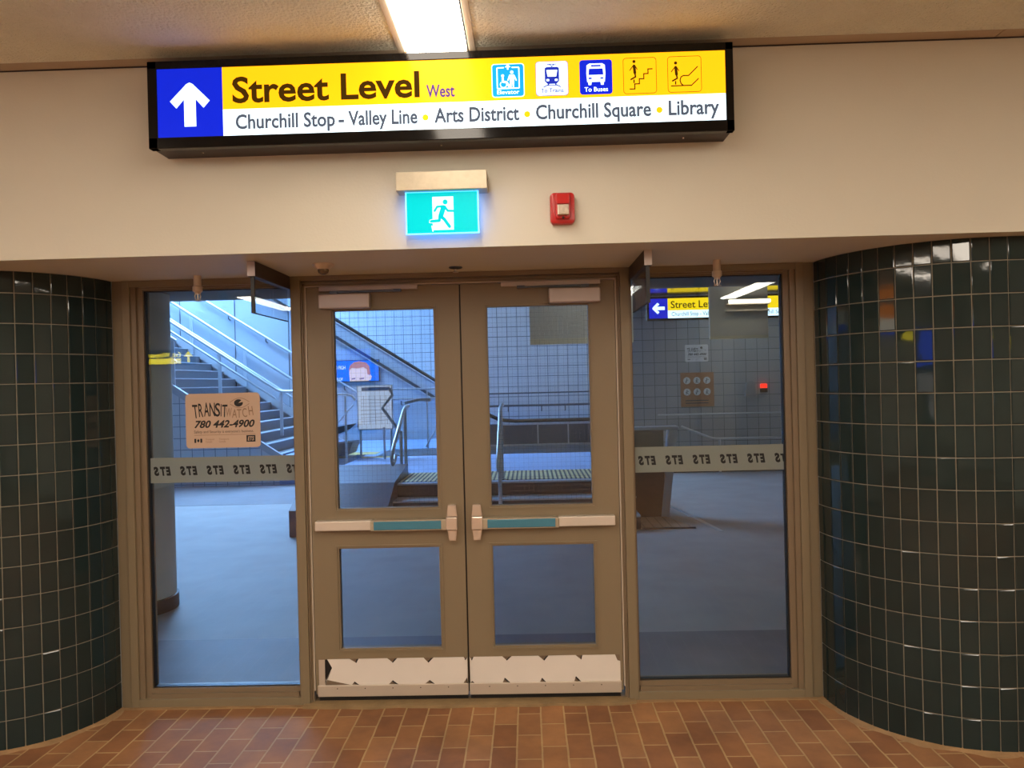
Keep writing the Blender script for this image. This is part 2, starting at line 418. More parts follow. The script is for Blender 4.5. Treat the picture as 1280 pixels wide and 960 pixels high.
def empty(name, loc):
    o = bpy.data.objects.new(name, None); o.location = loc; o.empty_display_size = 0.1; COL.objects.link(o); return o
def tag(o, label, cat, group=None, kind=None):
    o['label'] = label; o['category'] = cat
    if group: o['group'] = group
    if kind: o['kind'] = kind
    return o
def struct(o, label, cat):
    return tag(o, label, cat, kind='structure')
def dup(root, dloc, label):
    r = root.copy(); COL.objects.link(r); r.location = root.location + Vector(dloc); r['label'] = label
    for ch in list(root.children):
        c = ch.copy(); COL.objects.link(c); c.parent = r
        for g in ch.children:
            d = g.copy(); COL.objects.link(d); d.parent = c
    return r

# ================================================================== THE HALL SHELL
ZS = 2.239      # soffit height
ZC = 3.055      # hall ceiling
XO = 1.825      # outer edge of the door screen
b = MB(); b.box(-6, 6, -11, 0.02, -0.12, 0.0)
struct(b.build('floor', 'brick'), 'brown brick paved floor in front of the doors', 'floor')
b = MB(); b.box(-6, 6, -0.70, 0.10, ZS, ZC)
struct(b.build('wall_front', 'wall'), 'beige plaster wall above the doors carrying the lit signs', 'wall')
b = MB()
LX = (-3.9, -1.95, 0.0, 1.95, 3.9)
edges = [-6] + [e for x in LX for e in (x-0.162, x+0.162)] + [6]
for i in range(0, 12, 2): b.box(edges[i], edges[i+1], -11, -0.772, ZC, ZC+0.1)
for x in LX:
    b.box(x-0.162, x+0.162, -11, -7.6 if x == 0 else -9.5, ZC, ZC+0.1)
    if x: b.box(x-0.162, x+0.162, -2.2, -0.772, ZC, ZC+0.1)
struct(b.build('ceiling', 'ceiling'), 'stippled cream ceiling of the hall', 'ceiling')
b = MB(); b.box(-6, -0.162, -0.772, -0.70, ZC-0.001, ZC+0.1); b.box(0.162, 2.33, -0.772, -0.70, ZC-0.001, ZC+0.1); b.box(2.336, 6, -0.772, -0.70, ZC-0.001, ZC+0.1)
struct(b.build('trim_1', 'ceil_trim'), 'smooth ceiling border along the beige wall', 'ceiling trim')
b = MB(); b.box(-6, -1.17, -0.7035, -0.70, ZC-0.0065, ZC-0.0015); b.box(1.195, 6, -0.7035, -0.70, ZC-0.0065, ZC-0.0015); struct(b.build('shadow_strip', 'signbot'), 'thin dark strip painted as the shadow line where the beige wall meets the ceiling', 'ceiling trim')  # dark strip in place of the shadow gap under the ceiling
b = MB(); b.box(-6.1, -6, -11, 0.02, 0, ZC); struct(b.build('wall_left', 'wall'), 'beige side wall behind the photographer on the left', 'wall')
b = MB(); b.box(6, 6.1, -11, 0.02, 0, ZC); struct(b.build('wall_right', 'wall'), 'beige side wall behind the photographer on the right', 'wall')
b = MB(); b.box(-6, 6, -11.1, -11, 0, ZC)
for x in (-4.6, -2.6, -0.4, 1.8, 4.0): b.box(x-0.35, x+0.35, -11, -10.6, 0, ZC)
struct(b.build('wall_back', 'wall'), 'beige pillared wall at the back of the hall', 'wall')
b = MB(); b.box(-8.5, -XO, 0.0, 0.1, 0, 2.4); b.box(-8.5, 6.6, 0.1, 0.102, 2.38, 6.6)
struct(b.build('wall_partition_left', 'dimwall'), 'grey wall behind the left curved tiles', 'wall')
b = MB(); b.box(XO, 6.6, 0.0, 0.1, 0, 2.4)
struct(b.build('wall_partition_right', 'dimwall'), 'grey wall behind the right curved tiles', 'wall')

# ---- curved walls of dark glazed tile
def tiled_wall(name, sgn, r, first, label):
    cx = XO + r; arc = r*PI/2; length = arc + (6.0 - cx)
    def at(s, off):
        if s <= arc:
            a = PI + s/r; nx, ny = math.cos(a), math.sin(a); x, y = cx + r*nx, r*ny
        else:
            nx, ny = 0, -1; x, y = cx + s - arc, -r
        return ((x + nx*off)*sgn, y + ny*off)
    mb = MB(); top = ZS
    ss = [arc*i/30 for i in range(31)] + [length]
    vs = [(*at(s, 0.0), z) for s in ss for z in (0.0, top)]
    mb.add(vs, [(2*i, 2*i+2, 2*i+3, 2*i+1) for i in range(len(ss)-1)], 0)
    TW, TH, G = 0.0742, 0.1424, 0.0042
    s0 = 0.0; s1 = first
    while s0 < length-0.03:
        s1 = min(s1, length)
        z0 = 0.0; k = 0
        while z0 < top-0.02:
            z1 = min(z0+TH, top)
            a, c_, d, e = s0+G/2, s1-G/2, z0+G/2, z1-G/2
            bv = 0.0035; t1, t2 = random.gauss(0, 0.00042), random.gauss(0, 0.00042)
            o = 0.0052
            P = [(*at(a, 0.0005), d), (*at(c_, 0.0005), d), (*at(c_, 0.0005), e), (*at(a, 0.0005), e)]
            Q = [(*at(a, 0.0032), d), (*at(c_, 0.0032), d), (*at(c_, 0.0032), e), (*at(a, 0.0032), e)]
            R = [(*at(a+bv, o-t1-t2), d+bv), (*at(c_-bv, o+t1-t2), d+bv), (*at(c_-bv, o+t1+t2), e-bv), (*at(a+bv, o-t1+t2), e-bv)]
            fs = [(8, 9, 10, 11)] + [(i, (i+1) % 4, 4+(i+1) % 4, 4+i) for i in range(4)] + [(4+i, 4+(i+1) % 4, 8+(i+1) % 4, 8+i) for i in range(4)]
            mb.add(P+Q+R, fs, 1)
            z0 = z1
        s0 = s1; s1 = s0+TW
    o = mb.build(name, ['grout', 'tile'])
    struct(o, label, 'tiled wall')
    # rough mortar fillet along the foot
    mb = MB(); ss = [i*0.02 for i in range(int(min(length, 2.2)/0.02))]
    vs = []
    for s in ss:
        w = 0.035 + 0.012*math.sin(s*23+sgn) + random.uniform(-0.004, 0.004)
        vs += [(*at(s, -0.002), 0.0), (*at(s, -0.002), 0.012), (*at(s, 0.012), 0.008), (*at(s, w), 0.001), (*at(s, w), 0.0)]
    n = len(ss)
    fs = [(5*i+k, 5*i+5+k, 5*i+6+k, 5*i+k+1) for i in range(n-1) for k in range(4)]
    mb.add(vs, fs, 0)
    struct(mb.build('baseboard_'+('right' if sgn > 0 else 'left'), 'mortar', smooth=60), 'rough mortar fillet at the foot of the %s curved tiles' % ('right' if sgn > 0 else 'left'), 'mortar fillet')
tiled_wall('wall_tiled_right', 1, 0.60, 0.055, 'curved wall of dark green glazed tiles right of the glass screen')
tiled_wall('wall_tiled_left', -1, 0.49, 0.05, 'curved wall of dark green glazed tiles left of the glass screen')

# ---- threshold
b = MB()
pts = [(-0.86, 0.10), (0.86, 0.10), (0.86, -0.035)] + [(0.86-1.72*i/24, -0.045+random.uniform(-0.010, 0.008)) for i in range(1, 24)] + [(-0.86, -0.035)]
b.prism(pts, 'z', 0.0, 0.013)
struct(b.build('trim_2', 'thresh'), 'worn threshold strip under the double doors', 'threshold')
b = MB()
for s in (-1, 1):
    b.prism([(s*0.83, 0.0), (s*XO, 0.0), (s*XO, -0.018), (s*1.4, -0.024), (s*1.1, -0.016), (s*0.86, -0.03)], 'z', 0.0, 0.006)
struct(b.build('trim_3', 'mortar'), 'mortar line under the side window frames', 'mortar line')

# ================================================================== SIDE WINDOWS AND DOOR FRAME
def side_window(idx, s, label):
    root = empty('window_%d' % idx, (s*1.3, 0, 0)); struct(root, label, 'side window')
    X = lambda v: s*v
    f = MB()
    f.box(X(1.825), X(1.772), 0.012, 0.11, 0, ZS)                      # flat outer trim
    f.box(X(1.770), X(1.730), 0.0, 0.11, 0, ZS, bev=0.002)             # jamb
    f.box(X(0.878), X(0.830), 0.0, 0.11, 0, ZS, bev=0.002)             # mullion next to the doors
    f.box(X(1.730), X(0.878), 0.0, 0.11, 0, 0.045, bev=0.002)          # sill rail
    f.box(X(1.730), X(0.878), 0.0, 0.11, 2.205, ZS, bev=0.002)         # head
    f.build('window_frame', 'frame', root)
    g = MB()
    for a, c, y in ((1.730, 1.703, 0.014), (1.703, 1.672, 0.03)):
        g.box(X(a), X(c), y, 0.1, 0.045, 2.205)
    for a, c, y in ((0.878, 0.884, 0.014), (0.884, 0.890, 0.03)):
        g.box(X(a), X(c), y, 0.1, 0.045, 2.205)
    for z0, z1, y in ((0.045, 0.068, 0.014), (0.068, 0.092, 0.03)):
        g.box(X(1.672), X(0.89), y, 0.1, z0, z1)
    for z0, z1, y in ((2.197, 2.205, 0.014), (2.188, 2.197, 0.03)):
        g.box(X(1.672), X(0.89), y, 0.1, z0, z1)
    g.build('glazing_stop', 'frame2', root)
    k = MB()
    k.box(X(1.672), X(1.665), 0.042, 0.07, 0.092, 2.188); k.box(X(0.89), X(0.893), 0.042, 0.07, 0.092, 2.188)
    k.box(X(1.665), X(0.893), 0.042, 0.07, 0.092, 0.098); k.box(X(1.665), X(0.893), 0.042, 0.07, 2.183, 2.188)
    k.build('gasket', 'black', root)
    p = MB(); p.box(X(1.665), X(0.893), 0.052, 0.060, 0.098, 2.183); p.build('glass_pane', 'glass', root)
side_window(1, -1, 'tall brown framed glass side window left of the doors')
side_window(2, 1, 'tall brown framed glass side window right of the doors')
root = empty('trim_4', (0, 0, 0)); struct(root, 'brown steel frame around the double doors', 'door frame')
f = MB()
for s in (-1, 1):
    f.box(s*0.830, s*0.812, 0.022, 0.11, 0.0, 2.205)
    f.box(s*0.8285, s*0.8225, 0.010, 0.022, 0.0, 2.205)
f.box(-0.83, 0.83, 0.022, 0.11, 2.188, 2.215); f.box(-0.83, 0.83, 0.0, 0.11, 2.213, ZS, bev=0.002)
f.box(-0.822, 0.822, 0.010, 0.022, 2.199, 2.205)
f.build('frame', 'frame2', root)
w = MB()
for s in (-1, 1): w.box(s*0.812, s*0.806, 0.022, 0.06, 0.07, 2.188)
w.box(-0.812, 0.812, 0.022, 0.06, 2.182, 2.188)
w.build('weatherstrip', 'weather', root)

# ================================================================== DOORS
DY0, DY1 = 0.024, 0.069
def door(idx, s, label):
    root = empty('door_%d' % idx, (s*0.803, 0.045, 0.013)); struct(root, label, 'door')
    X = lambda v: s*v
    f = MB()
    f.box(X(0.803), X(0.683), DY0, DY1, 0.05, 2.178)
    f.box(X(0.004), X(0.122), DY0, DY1, 0.05, 2.178)
    for z0, z1 in ((0.05, 0.270), (0.828, 1.002), (2.073, 2.178)):
        f.box(X(0.683), X(0.122), DY0, DY1, z0, z1)
    f.build('door_leaf', 'door', root)
    g = MB()
    for z0, z1 in ((0.270, 0.828), (1.002, 2.073)):
        for a, c, y in ((0, 0.009, DY0-0.006), (0.009, 0.018, DY0+0.002)):
            g.box(X(0.683-a), X(0.683-c), y, DY1, z0+a, z1-a); g.box(X(0.122+a), X(0.122+c), y, DY1, z0+a, z1-a)
            g.box(X(0.683-c), X(0.122+c), y, DY1, z0+a, z0+c); g.box(X(0.683-c), X(0.122+c), y, DY1, z1-c, z1-a)
    g.build('glazing_bead', 'door', root)
    p = MB(); p.box(X(0.665), X(0.140), 0.042, 0.050, 1.020, 2.055); p.build('upper_glass', 'wired', root)
    p = MB(); p.box(X(0.665), X(0.140), 0.042, 0.050, 0.288, 0.810); p.build('lower_glass', 'lowglass', root)
    # astragal edge
    if s < 0:
        e = MB(); e.box(-0.004, 0.003, DY0+0.012, DY1, 0.05, 2.178); e.build('meeting_edge', 'black', root)
    # panic bar
    bar = MB()
    bar.box(X(0.776), X(0.484), DY0-0.048, DY0, 0.913, 0.963, bev=0.004)
    pb = bar.build('panic_bar', 'alu_warm', root)
    q = MB(); q.box(X(0.470), X(0.118), DY0-0.056, DY0-0.006, 0.914, 0.957, bev=0.003); q.build('touch_strip', 'bluebar', pb)
    q = MB(); q.box(X(0.486), X(0.468), DY0-0.058, DY0-0.004, 0.910, 0.962, bev=0.003); q.box(X(0.120), X(0.094), DY0-0.058, DY0-0.002, 0.908, 0.964, bev=0.004)
    q.box(X(0.472), X(0.118), DY0-0.050, DY0-0.006, 0.9565, 0.964)
    q.box(X(0.470), X(0.118), DY0-0.050, DY0, 0.9085, 0.914)
    q.build('bar_collar', 'alu', pb)
    q = MB()
    q.prism([(X(0.092), 0.975), (X(0.037), 0.975), (X(0.044), 1.033), (X(0.084), 1.033)], 'y', DY0-0.042, DY0)
    q.prism([(X(0.088), 0.978), (X(0.041), 0.978), (X(0.048), 1.030), (X(0.080), 1.030)], 'y', DY0-0.052, DY0-0.042)
    q.box(X(0.095), X(0.037), DY0-0.062, DY0, 0.908, 0.974, bev=0.005)
    q.prism([(X(0.090), 0.906), (X(0.040), 0.906), (X(0.046), 0.850), (X(0.080), 0.850)], 'y', DY0-0.040, DY0)
    q.prism([(X(0.085), 0.904), (X(0.045), 0.904), (X(0.050), 0.855), (X(0.076), 0.855)], 'y', DY0-0.048, DY0-0.040)
    q.build('latch_case', 'chrome', pb)
    # closer
    c = MB(); c.box(X(0.728), X(0.462), DY0-0.055, DY0, 2.063, 2.140, bev=0.007); cl = c.build('closer_body', 'closer', root)
    c = MB(); c.box(X(0.731), X(0.217), 0.0, 0.022, 2.157, 2.181, bev=0.002)
    for xx in (0.722, 0.23): c.lathe([(0.004, 0), (0.004, -0.003)], (X(xx), 0.0, 2.169), 'y', 10)
    c.build('closer_track', 'closer', root)
    c = MB(); c.box(X(0.66), X(0.33), -0.010, 0.004, 2.146, 2.154); c.box(X(0.34), X(0.30), -0.014, 0.006, 2.144, 2.158); c.box(X(0.67), X(0.63), -0.02, 0.01, 2.138, 2.156)
    c.build('closer_arm', 'steel_dark', root)
    return root
door1 = door(1, -1, 'left leaf of the brown double doors, touch strip dull blue')
door2 = door(2, 1, 'right leaf of the brown double doors, touch strip bright teal')

def kick(root, x0, x1, notches, tear, corner):
    z0, z1 = 0.098, 0.234
    top = [n for n in notches if n[1] > 0]; bot = [n for n in notches if n[1] < 0]
    pts = [(x0, z0)]
    for x, _, w, h, sk in sorted(bot): pts += [(x-w, z0), (x+sk, z0+h), (x+w, z0)]
    pts += [(x1, z0)]
    if corner: pts += [(x1, z1-0.034), (x1-0.014, z1-0.030), (x1-0.026, z1)]
    else: pts += [(x1, z1)]
    for x, _, w, h, sk in sorted(top, reverse=True): pts += [(x+w, z1), (x+sk, z1-h), (x-w, z1)]
    pts += [(x0, z1)]
    if tear:
        pts = [(x0+0.030, z0-0.01), (x0+0.040, z0+0.018), (x0+0.038, z0+0.03)] + [p for p in pts if p[0] > x0+0.05 or False] + [(x0+0.047, z1), (x0+0.072, z1-0.045), (x0+0.050, z1-0.085)]
    k = MB(); k.prism(pts, 'y', DY0-0.0035, DY0-0.0005); kp = k.build('kick_plate', 'plate', root)
    t = MB(); t.box(x0+0.002, x1-0.002, DY0-0.001, DY0+0.001, z0, z1, 0)
    for x, sg, w, h, sk in notches:
        zb = z1 if sg > 0 else z0
        t.poly([(x-w*0.2, zb), (x+w*0.9, zb-sg*0.002), (x+sk*1.0, zb-sg*h*0.9)], DY0-0.0012, 1, 0.0008)
        t.poly([(x+sk-0.004, zb-sg*h*0.75), (x+w, zb-sg*0.001), (x+w*0.6, zb-sg*0.001), (x+sk, zb-sg*h*0.98)], DY0-0.0025, 2, 0.003)
    if tear:
        t.box(x0+0.002, x0+0.034, DY0-0.003, DY0-0.001, z0, z1-0.002, 3)
        t.poly([(x0+0.036, z1-0.002), (x0+0.047, z1), (x0+0.072, z1-0.045), (x0+0.050, z1-0.085), (x0+0.038, z0+0.03), (x0+0.040, z0+0.018), (x0+0.026, z0-0.008)], DY0-0.0012, 2, 0.0008)
    t.build('torn_backing', ['torn', 'torn', 'black', 'sweep'], root)
    s = MB(); s.box(x0-0.004, x1+0.004, DY0-0.012, DY0+0.01, 0.040, 0.099, bev=0.003)
    s.box(x0, x1, DY0+0.01, DY1, 0.0135, 0.05, 2)  # black seal added to block daylight under the door
    for i in range(5):
        s.lathe([(0.003, 0), (0.003, -0.002)], (x0+0.1+(x1-x0-0.2)*i/4, DY0-0.011, 0.083), 'y', 8, 1)
    s.build('door_sweep', ['sweep', 'signbot', 'black'], root)
NT = lambda x, sg, w, h, sk: (x, sg, w, h, sk)
kick(door1, -0.788, -0.007, [(-0.60, 1, 0.024, 0.022, 0.012), (-0.40, 1, 0.026, 0.024, 0.004), (-0.21, 1, 0.026, 0.026, 0.0), (-0.595, -1, 0.02, 0.018, -0.004), (-0.395, -1, 0.026, 0.022, -0.004), (-0.205, -1, 0.026, 0.020, 0.0), (-0.018, -1, 0.012, 0.03, 0.008), (-0.016, 1, 0.01, 0.016, 0.0)], True, False)
kick(door2, 0.007, 0.788, [(0.20, 1, 0.024, 0.022, 0.0), (0.39, 1, 0.026, 0.026, 0.004), (0.575, 1, 0.018, 0.024, 0.012), (0.195, -1, 0.02, 0.026, -0.008), (0.385, -1, 0.016, 0.022, -0.004), (0.565, -1, 0.018, 0.028, -0.008), (0.016, 1, 0.01, 0.018, 0.002), (0.016, -1, 0.012, 0.012, 0.002)], False, True)

# ================================================================== MAIN WAYFINDING SIGN
def arrow_up(mb, cx, z0, z1, hw, y, m, ang=0.0):
    """chunky arrow with a rounded tip, pointing up (rotated by ang about its middle)"""
    h = z1-z0; sw = hw*0.30
    pts = [(-sw, 0), (sw, 0), (sw, h*0.62), (hw*0.70, h*0.42), (hw*1.02, h*0.58), (hw*0.16, h*0.965), (0, h), (-hw*0.16, h*0.965), (-hw*1.02, h*0.58), (-hw*0.70, h*0.42), (-sw, h*0.62)]
    ca, sa = math.cos(ang), math.sin(ang); out = []
    for x, z in pts:
        z -= h/2; out.append((cx + x*ca - z*sa, (z0+z1)/2 + x*sa + z*ca))
    # split into convex-ish pieces so the fill is clean
    def g(ids): mb.poly([out[i] for i in ids], y, m)
    g([0, 1, 2, 10]); g([2, 3, 4, 5, 6]); g([10, 2, 6]); g([10, 6, 7, 8, 9])

def main_sign():
    root = empty('wayfinding_sign', (0.012, -0.70, 2.65))
    tag(root, 'long black lit sign reading Street Level West above the doors', 'sign')
    X0, X1, Z0, Z1, YF = -1.177, 1.200, 2.648, 3.004, -0.860
    h = MB()
    h.box(X0+0.006, X1-0.006, -0.835, -0.70, Z0+0.006, Z1-0.004)
    h.build('housing', 'signbot', root)
    f = MB(); fb = 0.010
    f.box(X0, X1, YF, -0.826, 2.972, Z1, bev=0.003); f.box(X0, X1, YF, -0.826, Z0, 2.693, bev=0.003)
    f.box(X0, -1.138, YF, -0.826, Z0, Z1, bev=0.003); f.box(1.168, X1, YF, -0.826, Z0, Z1, bev=0.003)
    f.build('bezel', 'signblack', root)
    for x in (-0.99, 0.01, 1.01):
        sc = MB(); sc.lathe([(0.004, 0), (0.005, -0.003), (0.003, -0.005)], (x, -0.775, Z0+0.006), 'z', 10); sc.build('screw', 'chrome', root)
    YP = -0.8565
    a = MB(); a.box(-1.139, -0.8695, YP, -0.83, 2.691, 2.974); ap = a.build('arrow_panel', 's_blue', root)
    a = MB(); arrow_up(a, -1.004, 2.735, 2.914, 0.080, YP-0.0004, 0); a.build('arrow', 's_white', ap)
    a = MB(); a.box(-0.8695, 1.169, YP, -0.83, 2.800, 2.974); tp = a.build('title_panel', 's_yel', root)
    t = MB(); t.text('Street Level', -0.829, 2.827, YP-0.0009, 0.100, 0, w=0.765, bold=0.022)
    t.build('title_lettering', 's_brown', tp)
    t = MB(); t.text('West', -0.037, 2.823, YP-0.0009, 0.048, 0, w=0.115, bold=0.02); t.build('west_lettering', 's_purple', tp)
    a = MB(); a.box(-0.8695, 1.169, YP, -0.83, 2.691, 2.800); dp = a.build('destination_panel', 's_white', root)
    for s, x0, x1 in (('Churchill Stop', -0.818, -0.411), ('-', -0.397, -0.374), ('Valley Line', -0.357, -0.075), ('Arts District', -0.007, 0.337), ('Churchill Square', 0.404, 0.868), ('Library', 0.938, 1.141)):
        t = MB(); t.text(s, x0, 2.7195, YP-0.0009, 0.056, 0, w=x1-x0, bold=0.024)
        t.build('destination_lettering', 's_grey', dp)
    for x in (-0.043, 0.369, 0.901):
        d = MB(); d.disc(x, 2.741, 0.0125, YP-0.0002, 0); d.build('dot', 's_yel', dp)
    # pictograms
    Y = YP-0.0002
    def U(x0, z0, w, h): return lambda u, v: (x0+u*w, z0+v*h)
    mats = ['s_cyan', 's_white']
    g = MB(); g.rrect(0.229, 0.361, 2.812, 2.947, 0.012, Y, 1); g.rrect(0.232, 0.358, 2.815, 2.944, 0.010, Y-0.0009, 0)
    P = U(0.229, 2.812, 0.132, 0.135); y2 = Y-0.0018
    g.stroke([P(.38, .88), P(.17, .88), P(.17, .26), P(.84, .26), P(.84, .88), P(.62, .88)], 0.0045, y2, 1, rnd=False)
    g.stroke([P(.5, .82), P(.5, .95)], 0.006, y2, 1, rnd=False); g.poly([P(.41, .89), P(.59, .89), P(.5, .985)], y2, 1)
    g.disc(*P(.62, .74), 0.0065, y2, 1); g.poly([P(.55, .67), P(.69, .67), P(.68, .28), P(.64, .28), P(.63, .45), P(.61, .45), P(.60, .28), P(.56, .28)], y2, 1)
    g.stroke([P(.56, .65), P(.50, .50)], 0.005, y2, 1); g.stroke([P(.68, .65), P(.75, .50)], 0.005, y2, 1)
    g.disc(*P(.34, .64), 0.0058, y2, 1); g.stroke([P(.34, .58), P(.34, .46), P(.46, .44), P(.54, .31)], 0.008, y2, 1)
    cx, cz = P(.36, .38); g.stroke([(cx+0.013*math.cos(t*PI/8-2.9+PI/3), cz+0.013*math.sin(t*PI/8-2.9+PI/3)) for t in range(-5, 9)], 0.0035, y2, 1)
    g.text('Elevator', P(.5, 0)[0], 2.812+0.135*.09, y2-0.0006, 0.0165, 1, w=0.090, bold=0.008, align='C')
    g.build('elevator_pictogram', mats, tp)
    g = MB(); g.rrect(0.407, 0.538, 2.812, 2.951, 0.012, Y, 0); g.rrect(0.409, 0.536, 2.814, 2.949, 0.011, Y-0.0009, 1)
    P = U(0.407, 2.812, 0.131, 0.139)
    g.poly([P(.28, .80), P(.34, .83), P(.66, .83), P(.72, .80), P(.72, .42), P(.64, .34), P(.36, .34), P(.28, .42)], y2, 0)
    y3 = y2-0.0009
    g.poly([P(.33, .74), P(.67, .74), P(.63, .55), P(.37, .55)], y3, 1)
    for u in (.37, .63): g.rrect(P(u-.045, 0)[0], P(u+.045, 0)[0], P(0, .42)[1], P(0, .48)[1], 0.003, y3, 1)
    g.stroke([P(.36, .91), P(.64, .91)], 0.003, y2, 0); g.stroke([P(.44, .90), P(.5, .84), P(.56, .90)], 0.003, y2, 0)
    g.stroke([P(.40, .33), P(.24, .25)], 0.004, y2, 0); g.stroke([P(.60, .33), P(.76, .25)], 0.004, y2, 0); g.stroke([P(.36, .30), P(.64, .30)], 0.003, y2, 0)
    g.text('To Trains', P(.5, 0)[0], 2.812+0.139*.09, y3-0.0006, 0.0165, 0, w=0.092, bold=0.02, align='C')
    g.build('train_pictogram', ['s_navy', 's_white', 's_grey'], tp)
    g = MB(); g.rrect(0.584, 0.715, 2.812, 2.951, 0.012, Y, 0)
    P = U(0.584, 2.812, 0.131, 0.139); y2b = Y-0.0009
    g.poly([P(.23, .36), P(.77, .36), P(.79, .60), P(.78, .84), P(.70, .89), P(.30, .89), P(.22, .84), P(.21, .60)], y2b, 1)
    for u in (.31, .69): g.poly([P(u-.055, .36), P(u+.055, .36), P(u+.04, .27), P(u-.04, .27)], y2b, 1)
    y3b = y2b-0.0009
    g.poly([P(.27, .56), P(.73, .56), P(.71, .74), P(.29, .74)], y3b, 0); g.poly([P(.35, .80), P(.65, .80), P(.65, .845), P(.35, .845)], y3b, 0)
    for u in (.32, .68): g.poly([P(u-.05, .44), P(u+.05, .44), P(u+.05, .485), P(u-.05, .485)], y3b, 0)
    g.text('To Buses', P(.5, 0)[0], 2.812+0.139*.08, y3b-0.0006, 0.0175, 1, w=0.094, bold=0.01, align='C')
    g.build('bus_pictogram', ['s_blue', 's_white'], tp)
    def walker(g, P, y):
        g.disc(*P(0, .62), 0.0062, y, 0); g.stroke([P(.0, .50), P(.02, .30)], 0.011, y, 0); g.stroke([P(-.03, .50), P(-.13, .38)], 0.0035, y, 0)
        g.stroke([P(.03, .50), P(.09, .40)], 0.0035, y, 0); g.stroke([P(.02, .29), P(.04, .19), P(-.10, .12)], 0.006, y, 0); g.stroke([P(-.01, .10), P(-.01, .03)], 0.005, y, 0)
    g = MB(); g.rring(0.760, 0.892, 2.810, 2.953, 0.012, 0.0018, Y, 0)
    P = U(0.760, 2.810, 0.132, 0.143); walker(g, lambda u, v: P(.33+u, .28+v), Y)
    g.stroke([P(.18, .13), P(.34, .13), P(.34, .27), P(.48, .27), P(.48, .41), P(.62, .41), P(.62, .55), P(.75, .55), P(.75, .68), P(.89, .68)], 0.0042, Y, 0, rnd=False)
    for q in ((.34, .13), (.34, .27), (.48, .27), (.48, .41), (.62, .41), (.62, .55), (.75, .55), (.75, .68)): g.poly([(P(*q)[0]-.0021, P(*q)[1]-.0021), (P(*q)[0]+.0021, P(*q)[1]-.0021), (P(*q)[0]+.0021, P(*q)[1]+.0021), (P(*q)[0]-.0021, P(*q)[1]+.0021)], Y, 0)
    g.build('stair_pictogram', 's_brown', tp)
    g = MB(); g.rring(0.938, 1.072, 2.810, 2.953, 0.012, 0.0018, Y, 0)
    P = U(0.938, 2.810, 0.134, 0.143); walker(g, lambda u, v: P(.24+u, .20+v), Y)
    g.stroke([P(.10, .18), P(.70, .18), P(.91, .36)], 0.0042, Y, 0)
    g.stroke([P(.89, .70), P(.62, .46), P(.46, .46), P(.39, .42), P(.36, .33), P(.39, .24), P(.46, .18)], 0.0042, Y, 0)
    g.build('escalator_pictogram', 's_brown', tp)
main_sign()

# ================================================================== CEILING LIGHTS OF THE HALL
def strip_light(x, y0, y1, label, first=False):
    root = empty('ceiling_light', (x, y1, ZC)); tag(root, label, 'ceiling light', 'recessed ceiling strips of the hall')
    f = MB()
    f.box(x-0.162, x-0.134, y0, y1, ZC-0.004, ZC+0.1, bev=0.001); f.box(x+0.134, x+0.162, y0, y1, ZC-0.004, ZC+0.1, bev=0.001)
    f.box(x-0.134, x+0.134, y0, y0+0.03, ZC-0.004, ZC+0.1)
    f.build('light_trim', 'ceil_trim', root)
    l = MB(); l.box(x-0.123, x+0.123, y0+0.035, y1-0.06, ZC-0.016, ZC+0.02, 0); l.box(x-0.123, x+0.123, y1-0.06, y1, ZC-0.016, ZC+0.02, 1)
    l.build('diffuser', ['lens_near' if first else 'lens', 'lens_end_dim'], root)
strip_light(0.0, -7.6, -0.705, 'bright recessed strip light running back from the lit Street Level sign', True)

# ================================================================== EXIT SIGN, ALARM, SPRINKLERS, CAMERA
root = empty('exit_sign', (0.006, -0.70, 2.45)); tag(root, 'small green running man exit sign under a metal housing', 'exit sign')
h = MB(); h.box(-0.182, 0.196, -0.786, -0.70, 2.466, 2.543, bev=0.002); h.build('housing', 'alu', root)
ac = MB(); ac.box(-0.150, 0.158, -0.752, -0.744, 2.289, 2.466, bev=0.001); acr = ac.build('acrylic_edge', 'exit_edge', root)
p = MB(); p.rrect(-0.144, 0.152, 2.294, 2.463, 0.003, -0.7525, 0, 0.0012)
y = -0.7545
p.poly([(-0.036, 2.305), (0.052, 2.305), (0.052, 2.444), (-0.036, 2.444)], y, 1)
y2 = y-0.001
p.disc(0.018, 2.421, 0.0105, y2, 0)
p.stroke([(0.010, 2.398), (-0.002, 2.362)], 0.021, y2, 0)
p.stroke([(0.008, 2.404), (-0.016, 2.402), (-0.027, 2.385)], 0.009, y2, 0)
p.stroke([(0.016, 2.402), (0.028, 2.384), (0.050, 2.383)], 0.009, y2, 0)
p.stroke([(-0.004, 2.362), (0.012, 2.350), (0.034, 2.318)], 0.013, y2, 0)
p.stroke([(-0.006, 2.360), (-0.008, 2.344), (-0.040, 2.342)], 0.012, y2, 0)
p.stroke([(-0.036, 2.300), (-0.040, 2.322)], 0.004, y2, 1)
p.stroke([(-0.034, 2.350), (-0.048, 2.347), (-0.050, 2.336), (-0.030, 2.334)], 0.0022, y2-0.0008, 1)
p.build('running_man_face', ['exit_green', 'exit_white'], root)

